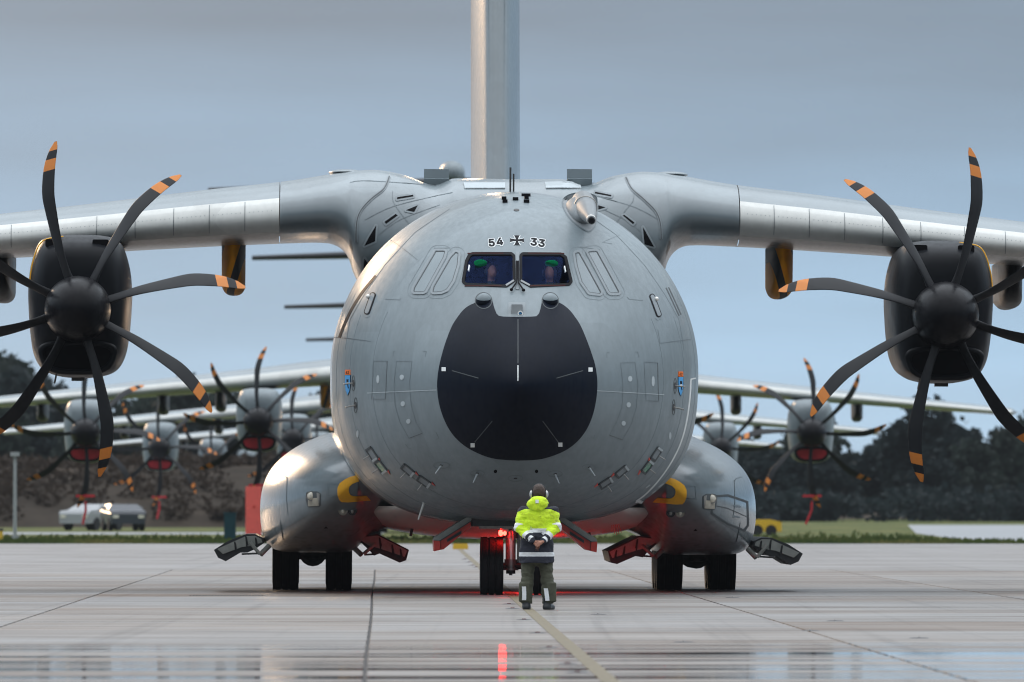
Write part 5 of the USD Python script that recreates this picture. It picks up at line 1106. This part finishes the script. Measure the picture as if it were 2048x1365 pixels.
    a = np.linspace(math.radians(8), math.radians(172), 22); em = part(P, 'ear_defenders', tube([HEAD + [.100 * math.cos(t_), .0, .128 * math.sin(t_) - .012] for t_ in a], .009, 8), 'gear_dark', 40)
    for s in (-1, 1):
        cu = blob((0, 0, 0), (.026, .040, .052), 3); cu.apply_translation(HEAD + [s * .106, .0, -.022]); part(em, 'ear_cup', cu, 'earmuff_metal', True)
        cu = blob((0, 0, 0), (.020, .038, .050), 3); cu.apply_translation(HEAD + [s * .088, .0, -.022]); part(em, 'ear_cushion', cu, 'rubber', True)
    # trousers, knee pockets, boots
    lo = np.array((-.30, -.22, .055)); p = grid(lo, (.30, .22, .78), .0075)
    leg = []
    for s, xs in ((-1, (-.125, -.142, -.150)), (1, (.105, .135, .142))): leg.append(join([cone(p, (xs[0], 0, .72), (xs[1], .01, .42), .108, .083), cone(p, (xs[1], .01, .42), (xs[2], -.005, .10), .083, .078)], .03))
    d = smin(smin(leg[0], leg[1], .012), ell(p, (-.010, 0, .735), (.205, .125, .13)), .04) + folds(p, .030, (9, 9, 19), 51); d = np.maximum(d, .085 - p[..., 2])
    for s, x0 in ((-1, -.175), (1, .178)):
        q = np.abs(p - np.array((x0 + s * .010, -.005, .245))) - np.array((.052, .070, .115)); pk = np.linalg.norm(np.maximum(q, 0), axis=-1) + np.minimum(q.max(-1), 0) - .022; d = smin(d, pk + folds(p, .012, (14, 14, 14), 61), .025)
    tr_ = part(P, 'trousers', surface_net(d, lo, .0075), 'olive_cloth', True)
    for x0, x1, z0, z1 in ((-.190, -.200, .325, .135), (.115, .125, .300, .125)):
        pts = []
        for z in np.linspace(z0, z1, 7): pts.append(((x0 + (x1 - x0) * (z0 - z) / (z0 - z1)) * 1.0 + .012 * math.sin((z0 - z) * 9), -.113 + .003 * math.sin(z * 30), z))
        v = [(a + s * .029, b - k, c_) for a, b, c_ in pts for s in (-1, 1) for k in (0.0, .006)]; v = np.array(v); n = len(pts); f = []
        for i in range(n - 1):
            o, q = 4 * i, 4 * i + 4
            f += [(o + 1, q + 1, q + 3), (o + 1, q + 3, o + 3), (o, o + 2, q + 2), (o, q + 2, q), (o, q, q + 1), (o, q + 1, o + 1), (o + 2, o + 3, q + 3), (o + 2, q + 3, q + 2)]
        part(tr_, 'reflective_strip', tri(v, f), 'reflective', False)
    for s, x0, yaw in ((-1, -.152, -6), (1, .145, -22)):
        lo = np.array((-.085, -.13, -.004)); p = grid(lo, (.085, .22, .17), .0055)
        d = join([cone(p, (0, -.03, .15), (0, -.03, .06), .058, .055), cone(p, (0, -.03, .045), (0, .13, .035), .052, .042), cone(p, (0, -.07, .03), (0, .14, .025), .045, .042)], .03); d = np.maximum(d, -p[..., 2])
        b = surface_net(d, lo, .0055); b.apply_transform(trimesh.transformations.rotation_matrix(math.radians(yaw), (0, 0, 1))); b.apply_translation((x0, 0, .002)); part(P, 'boot', b, 'boot', True)
    return P
marshaller()

def pilot(px, py, Y, turn, label):
    x, z = loc(px, py, Y); w = _R @ np.array([x, Y, z]) + [X0, 0, 0]
    P = thing('person', label, 'person', tuple(w), (0, math.degrees(ROLL), turn), None)
    lo = np.array((-.36, -.30, -.62)); p = grid(lo, (.36, .30, .20), .018)
    d = join([ell(p, (0, 0, 0), (.076, .098, .112)), ell(p, (0, -.045, -.055), (.055, .06, .06)), ell(p, (0, -.108, -.02), (.015, .024, .026)), cone(p, (0, .0, -.05), (0, .02, -.22), .058, .06)], .025)
    d = join([d, stacked(p, [-.6, -.4, -.26, -.2], [0] * 4, [.18, .21, .19, .07], [.12, .13, .11, .06], [.03] * 4), cone(p, (-.2, .02, -.27), (-.27, -.08, -.52), .06, .05), cone(p, (.2, .02, -.27), (.27, -.08, -.52), .06, .05), cone(p, (-.27, -.08, -.52), (-.16, -.26, -.50), .045, .035), cone(p, (.27, -.08, -.52), (.16, -.26, -.50), .045, .035)], .03)
    m = surface_net(d, lo, .018); c = m.triangles_center; dressed = c[:, 2] < -.155
    b = part(P, 'body', submesh(m, ~dressed), 'skin', True); part(P, 'flight_suit', submesh(m, dressed), 'pilot_suit', True)
    part(P, 'hair', blob((0, .02, .03), (.080, .095, .092), 3), 'hair', True)
    hs = part(P, 'headset', tube([np.array([.100 * math.cos(t_), .0, .125 * math.sin(t_)]) for t_ in np.linspace(.05, 3.09, 16)], .010), 'gear_dark', 40)
    for s in (-1, 1): part(hs, 'ear_cup', blob((s * .095, 0, -.01), (.028, .042, .055), 2), 'interior_panel', True)
pilot(983, 543, -3.15, 22, 'pilot with headset behind the left windscreen, looking down')
pilot(1099, 545, -3.15, -8, 'pilot with headset behind the right windscreen, facing forwards')

# ------------------------------------------------------------------ small things on and beyond the apron
IG = 'inset lights along the taxi line'
pts = [(1018, 1209), (1025, 1218), (1048, 1240.5), (1075, 1267), (1098, 1296), (1115, 1311), (1135, 1329), (1155, 1346)]
first = None
for i, (a, b) in enumerate(pts + [(930, 1119), (938, 1125), (945, 1131), (953, 1135)]):
    d_ = d_of(b); l_ = ('small dark inset light with red lens set beside the yellow taxi line')
    if first is None:
        first = thing('inset_light', l_, 'light', (px2x(a, d_), d_ - CAMD, 0.0), (0, 0, 0), IG)
        part(first, 'rim', lathe([(0, 0.002), (.055, .002), (.085, .001), (.11, 0.0), (.08, .009), (.05, .012), (0, .012)], (0, 0, 1), (0, 0, 0), 24), 'inset_metal', 30)
        part(first, 'lens', box((0, -.045, .012), (.055, .03, .012)), 'inset_red', False)
    else: copy_of(first, 'inset_light', l_, 'light', (px2x(a, d_), d_ - CAMD, 0.0), (0, 0, 0), IG)
CG = 'small cover plates set in the concrete'; fc = None
for a, b in ((1196, 1229.5), (1367, 1285), (1670, 1242.5), (1838, 1277), (1620, 1262), (1465, 1196)):
    d_ = d_of(b); l_ = 'small dark cover plate set flat in the concrete at right'
    if fc is None:
        fc = thing('cover_plate', l_, 'cover plate', (px2x(a, d_), d_ - CAMD, 0.0), (0, 0, 0), CG)
        part(fc, 'plate', lathe([(0, .001), (.10, .001), (.115, 0), (.09, .008), (0, .010)], (0, 0, 1), (0, 0, 0), 20), 'inset_metal', 30); part(fc, 'plate_bolt', blob((0, 0, .010), .012, 1), 'gear_metal', False)
    else: copy_of(fc, 'cover_plate', l_, 'cover plate', (px2x(a, d_), d_ - CAMD, 0.0), (0, 0, 0), CG)
# drain grating left of the main wheels
d_ = d_of(1191.5); x0, x1 = px2x(378, d_), px2x(540, d_)
dg = thing('drain_grating', 'narrow slotted drain across the concrete left of the wheels', 'drain', ((x0 + x1) / 2, d_ - CAMD, 0))
part(dg, 'frame', box((0, 0, .002), (x1 - x0, .5, .006)), 'gear_metal', False)
part(dg, 'grating_bars', cat_([box((x0 - (x0 + x1) / 2 + .03 + .05 * k, 0, .007), (.02, .44, .006)) for k in range(int((x1 - x0) / .05) - 1)]), 'inset_metal', False, kind='stuff')
# lamp pole at far left
D = 520.0
lp = thing('lamp_pole', 'tall pale grey pole standing at the far left edge of the grass', 'pole', (px2x(30, D), D - CAMD, 0))
part(lp, 'post', rod((0, 0, -.1), (0, 0, 3.25), .075, 12, .055), 'pole_grey', 40); part(lp, 'floodlight', box((0, -.05, 3.3), (.34, .2, .16)), 'pole_grey', False); part(lp, 'pole_base', box((0, 0, .1), (.34, .34, .2)), 'pole_grey', False)
mk = thing('edge_marker', 'small yellow marker post at the left edge of the grass', 'marker', (px2x(2, 500), 280, 0)); part(mk, 'post', rod((0, 0, -.05), (0, 0, .42), .07, 12), 'vehicle_yellow', 40); part(mk, 'marker_cap', rod((0, 0, .42), (0, 0, .50), .09, 12), 'gear_dark', 40)
# parked vehicles beyond the left grass
def car(name, label, cat, x, y, paint, L, Hh, van=False, rz=90):
    C_ = thing(name, label, cat, (x, y, 0), (0, 0, rz)); w_ = 1.8
    prof = [(-L / 2, .35), (-L / 2, .85), (-L / 2 + .15, 1.0), (-L / 2 + (.2 if van else .9), 1.05), (-L / 2 + (.5 if van else 1.5), Hh), (L / 2 - (.1 if van else .6), Hh), (L / 2 - .02, 1.0), (L / 2, .8), (L / 2, .35)]
    b = prism_y([(a, c) for a, c in prof], -w_ / 2, w_ / 2); b.vertices = b.vertices * np.stack([np.ones(len(b.vertices)), np.where(b.vertices[:, 2] > Hh - .05, .74, np.where(b.vertices[:, 2] < .5, .95, 1.0)), np.ones(len(b.vertices))], -1); part(C_, 'body', b, paint, False)
    part(C_, 'windscreen', tri([(-L / 2 + 1.0, -.72, 1.02 * min(1, Hh / 1.2)), (-L / 2 + 1.0, .72, 1.02 * min(1, Hh / 1.2)), (-L / 2 + 1.42, .60, Hh - .05), (-L / 2 + 1.42, -.60, Hh - .05)], [(0, 2, 1), (0, 3, 2)]), 'vehicle_glass', False)
    gl_ = [(-L / 2 + (.45 if van else 1.2), 1.06), (-L / 2 + (.62 if van else 1.6), Hh - .10), (L / 2 - .55 if not van else -L / 2 + 1.6, Hh - .10), (L / 2 - .35 if not van else -L / 2 + 1.7, 1.06)]
    for s in (-1, 1): part(C_, 'side_glass', prism_y(gl_, s * (w_ / 2 + .008) - .012, s * (w_ / 2 + .008) + .012), 'vehicle_glass', False)
    for a in (-L / 2 + .8, L / 2 - .8):
        for s in (-1, 1): part(C_, 'wheel', rod((a, s * .92, .33), (a, s * .68, .33), .33, 20), 'rubber', 40)
    for s in (-1, 1): part(C_, 'headlight', box((-L / 2 - .005, s * .65, .72), (.04, .3, .15)), 'lamp_lens', False); part(C_, 'tail_light', box((L / 2 + .005, s * .65, .78), (.04, .22, .2)), 'red_panel', False)
    return C_
V_ = [('pale_car', 'pale grey car parked behind the left grass strip', 'car', 186, 700, 'vehicle_grey', 3.9, 1.35, False, 62), ('dark_car', 'dark car parked just right of the pale grey car', 'car', 246, 690, 'vehicle_dark', 3.8, 1.35, False, 100)]
for n, l, c_, a, d_, pt, L, Hh, van, rz in V_: car(n, l, c_, px2x(a, d_), d_ - CAMD, pt, L, Hh, van, rz)
# red board and dark teal bin left of the sponson
rb = thing('red_board', 'tall salmon red board standing behind the left main door', 'board', (px2x(507, 500), 280, 0)); part(rb, 'board', box((0, 0, 1.05), (.58, .10, 2.0)), 'red_panel', False); part(rb, 'emblem', box((.02, -.055, 1.30), (.10, .012, .09)), 'door_red', False)
for s in (-1, 1): part(rb, 'foot', box((s * .2, 0, .04), (.06, .5, .08)), 'gear_dark', False)
tb = thing('teal_cabinet', 'dark teal upright cabinet left of the red board', 'cabinet', (px2x(460, 512), 292, 0)); part(tb, 'cabinet', box((0, 0, .52), (.44, .44, 1.0)), 'teal_paint', False); part(tb, 'lid', box((0, 0, 1.05), (.50, .5, .07)), 'teal_paint', False); part(tb, 'cabinet_door', box((0, -.225, .5), (.34, .02, .8)), 'teal_paint', False)
# yellow tug behind the right sponson, yellow chock block under the belly
def tug(name, label, x, y, L):
    T = thing(name, label, 'tug', (x, y, 0)); part(T, 'body', prism_y([(-L / 2, .18), (-L / 2, .62), (-L / 2 + .2, .70), (L / 2 - .5, .72), (L / 2, .6), (L / 2, .18)], -.7, .7), 'vehicle_yellow', False)
    part(T, 'cab', prism_y([(L / 2 - .75, .70), (L / 2 - .70, .92), (L / 2 - .1, .92), (L / 2 - .05, .66)], -.6, .6), 'vehicle_glass', False)
    for a in (-L / 2 + .45, L / 2 - .45):
        for s in (-1, 1): part(T, 'wheel', rod((a, s * .74, .24), (a, s * .5, .24), .24, 18), 'rubber', 40)
    return T
tug('yellow_tug', 'low yellow tug parked on the grass behind the right main gear door', px2x(1528, 590), 370.0, 1.5)
cb = thing('yellow_block', 'yellow wheel block lying on the apron left of the nose wheel', 'block', (px2x(921, d_of(1099)), d_of(1099) - CAMD, 0)); part(cb, 'block', prism_y([(-.24, .0), (-.24, .14), (-.19, .18), (.20, .18), (.24, .13), (.24, 0)], -.2, .2), 'vehicle_yellow', False); part(cb, 'block_strap', box((0, 0, .185), (.06, .36, .012)), 'rubber', False)

# ------------------------------------------------------------------ thin damp air: far things pale a little
usdkit.material(stage, '/World/Looks/haze', {'v': ('principled_volume', {'color': (0.80, 0.88, 0.96), 'density': 0.000025, 'anisotropy': 0.2})}, [], volume='v.volume')
hz = trimesh.creation.box(extents=(8400, 7300, 19.2)); hz.apply_translation((0, 2550, 8.5))
tag(part(None, 'haze', hz, 'haze', False), 'thin damp haze over the airfield', 'haze', kind='stuff')
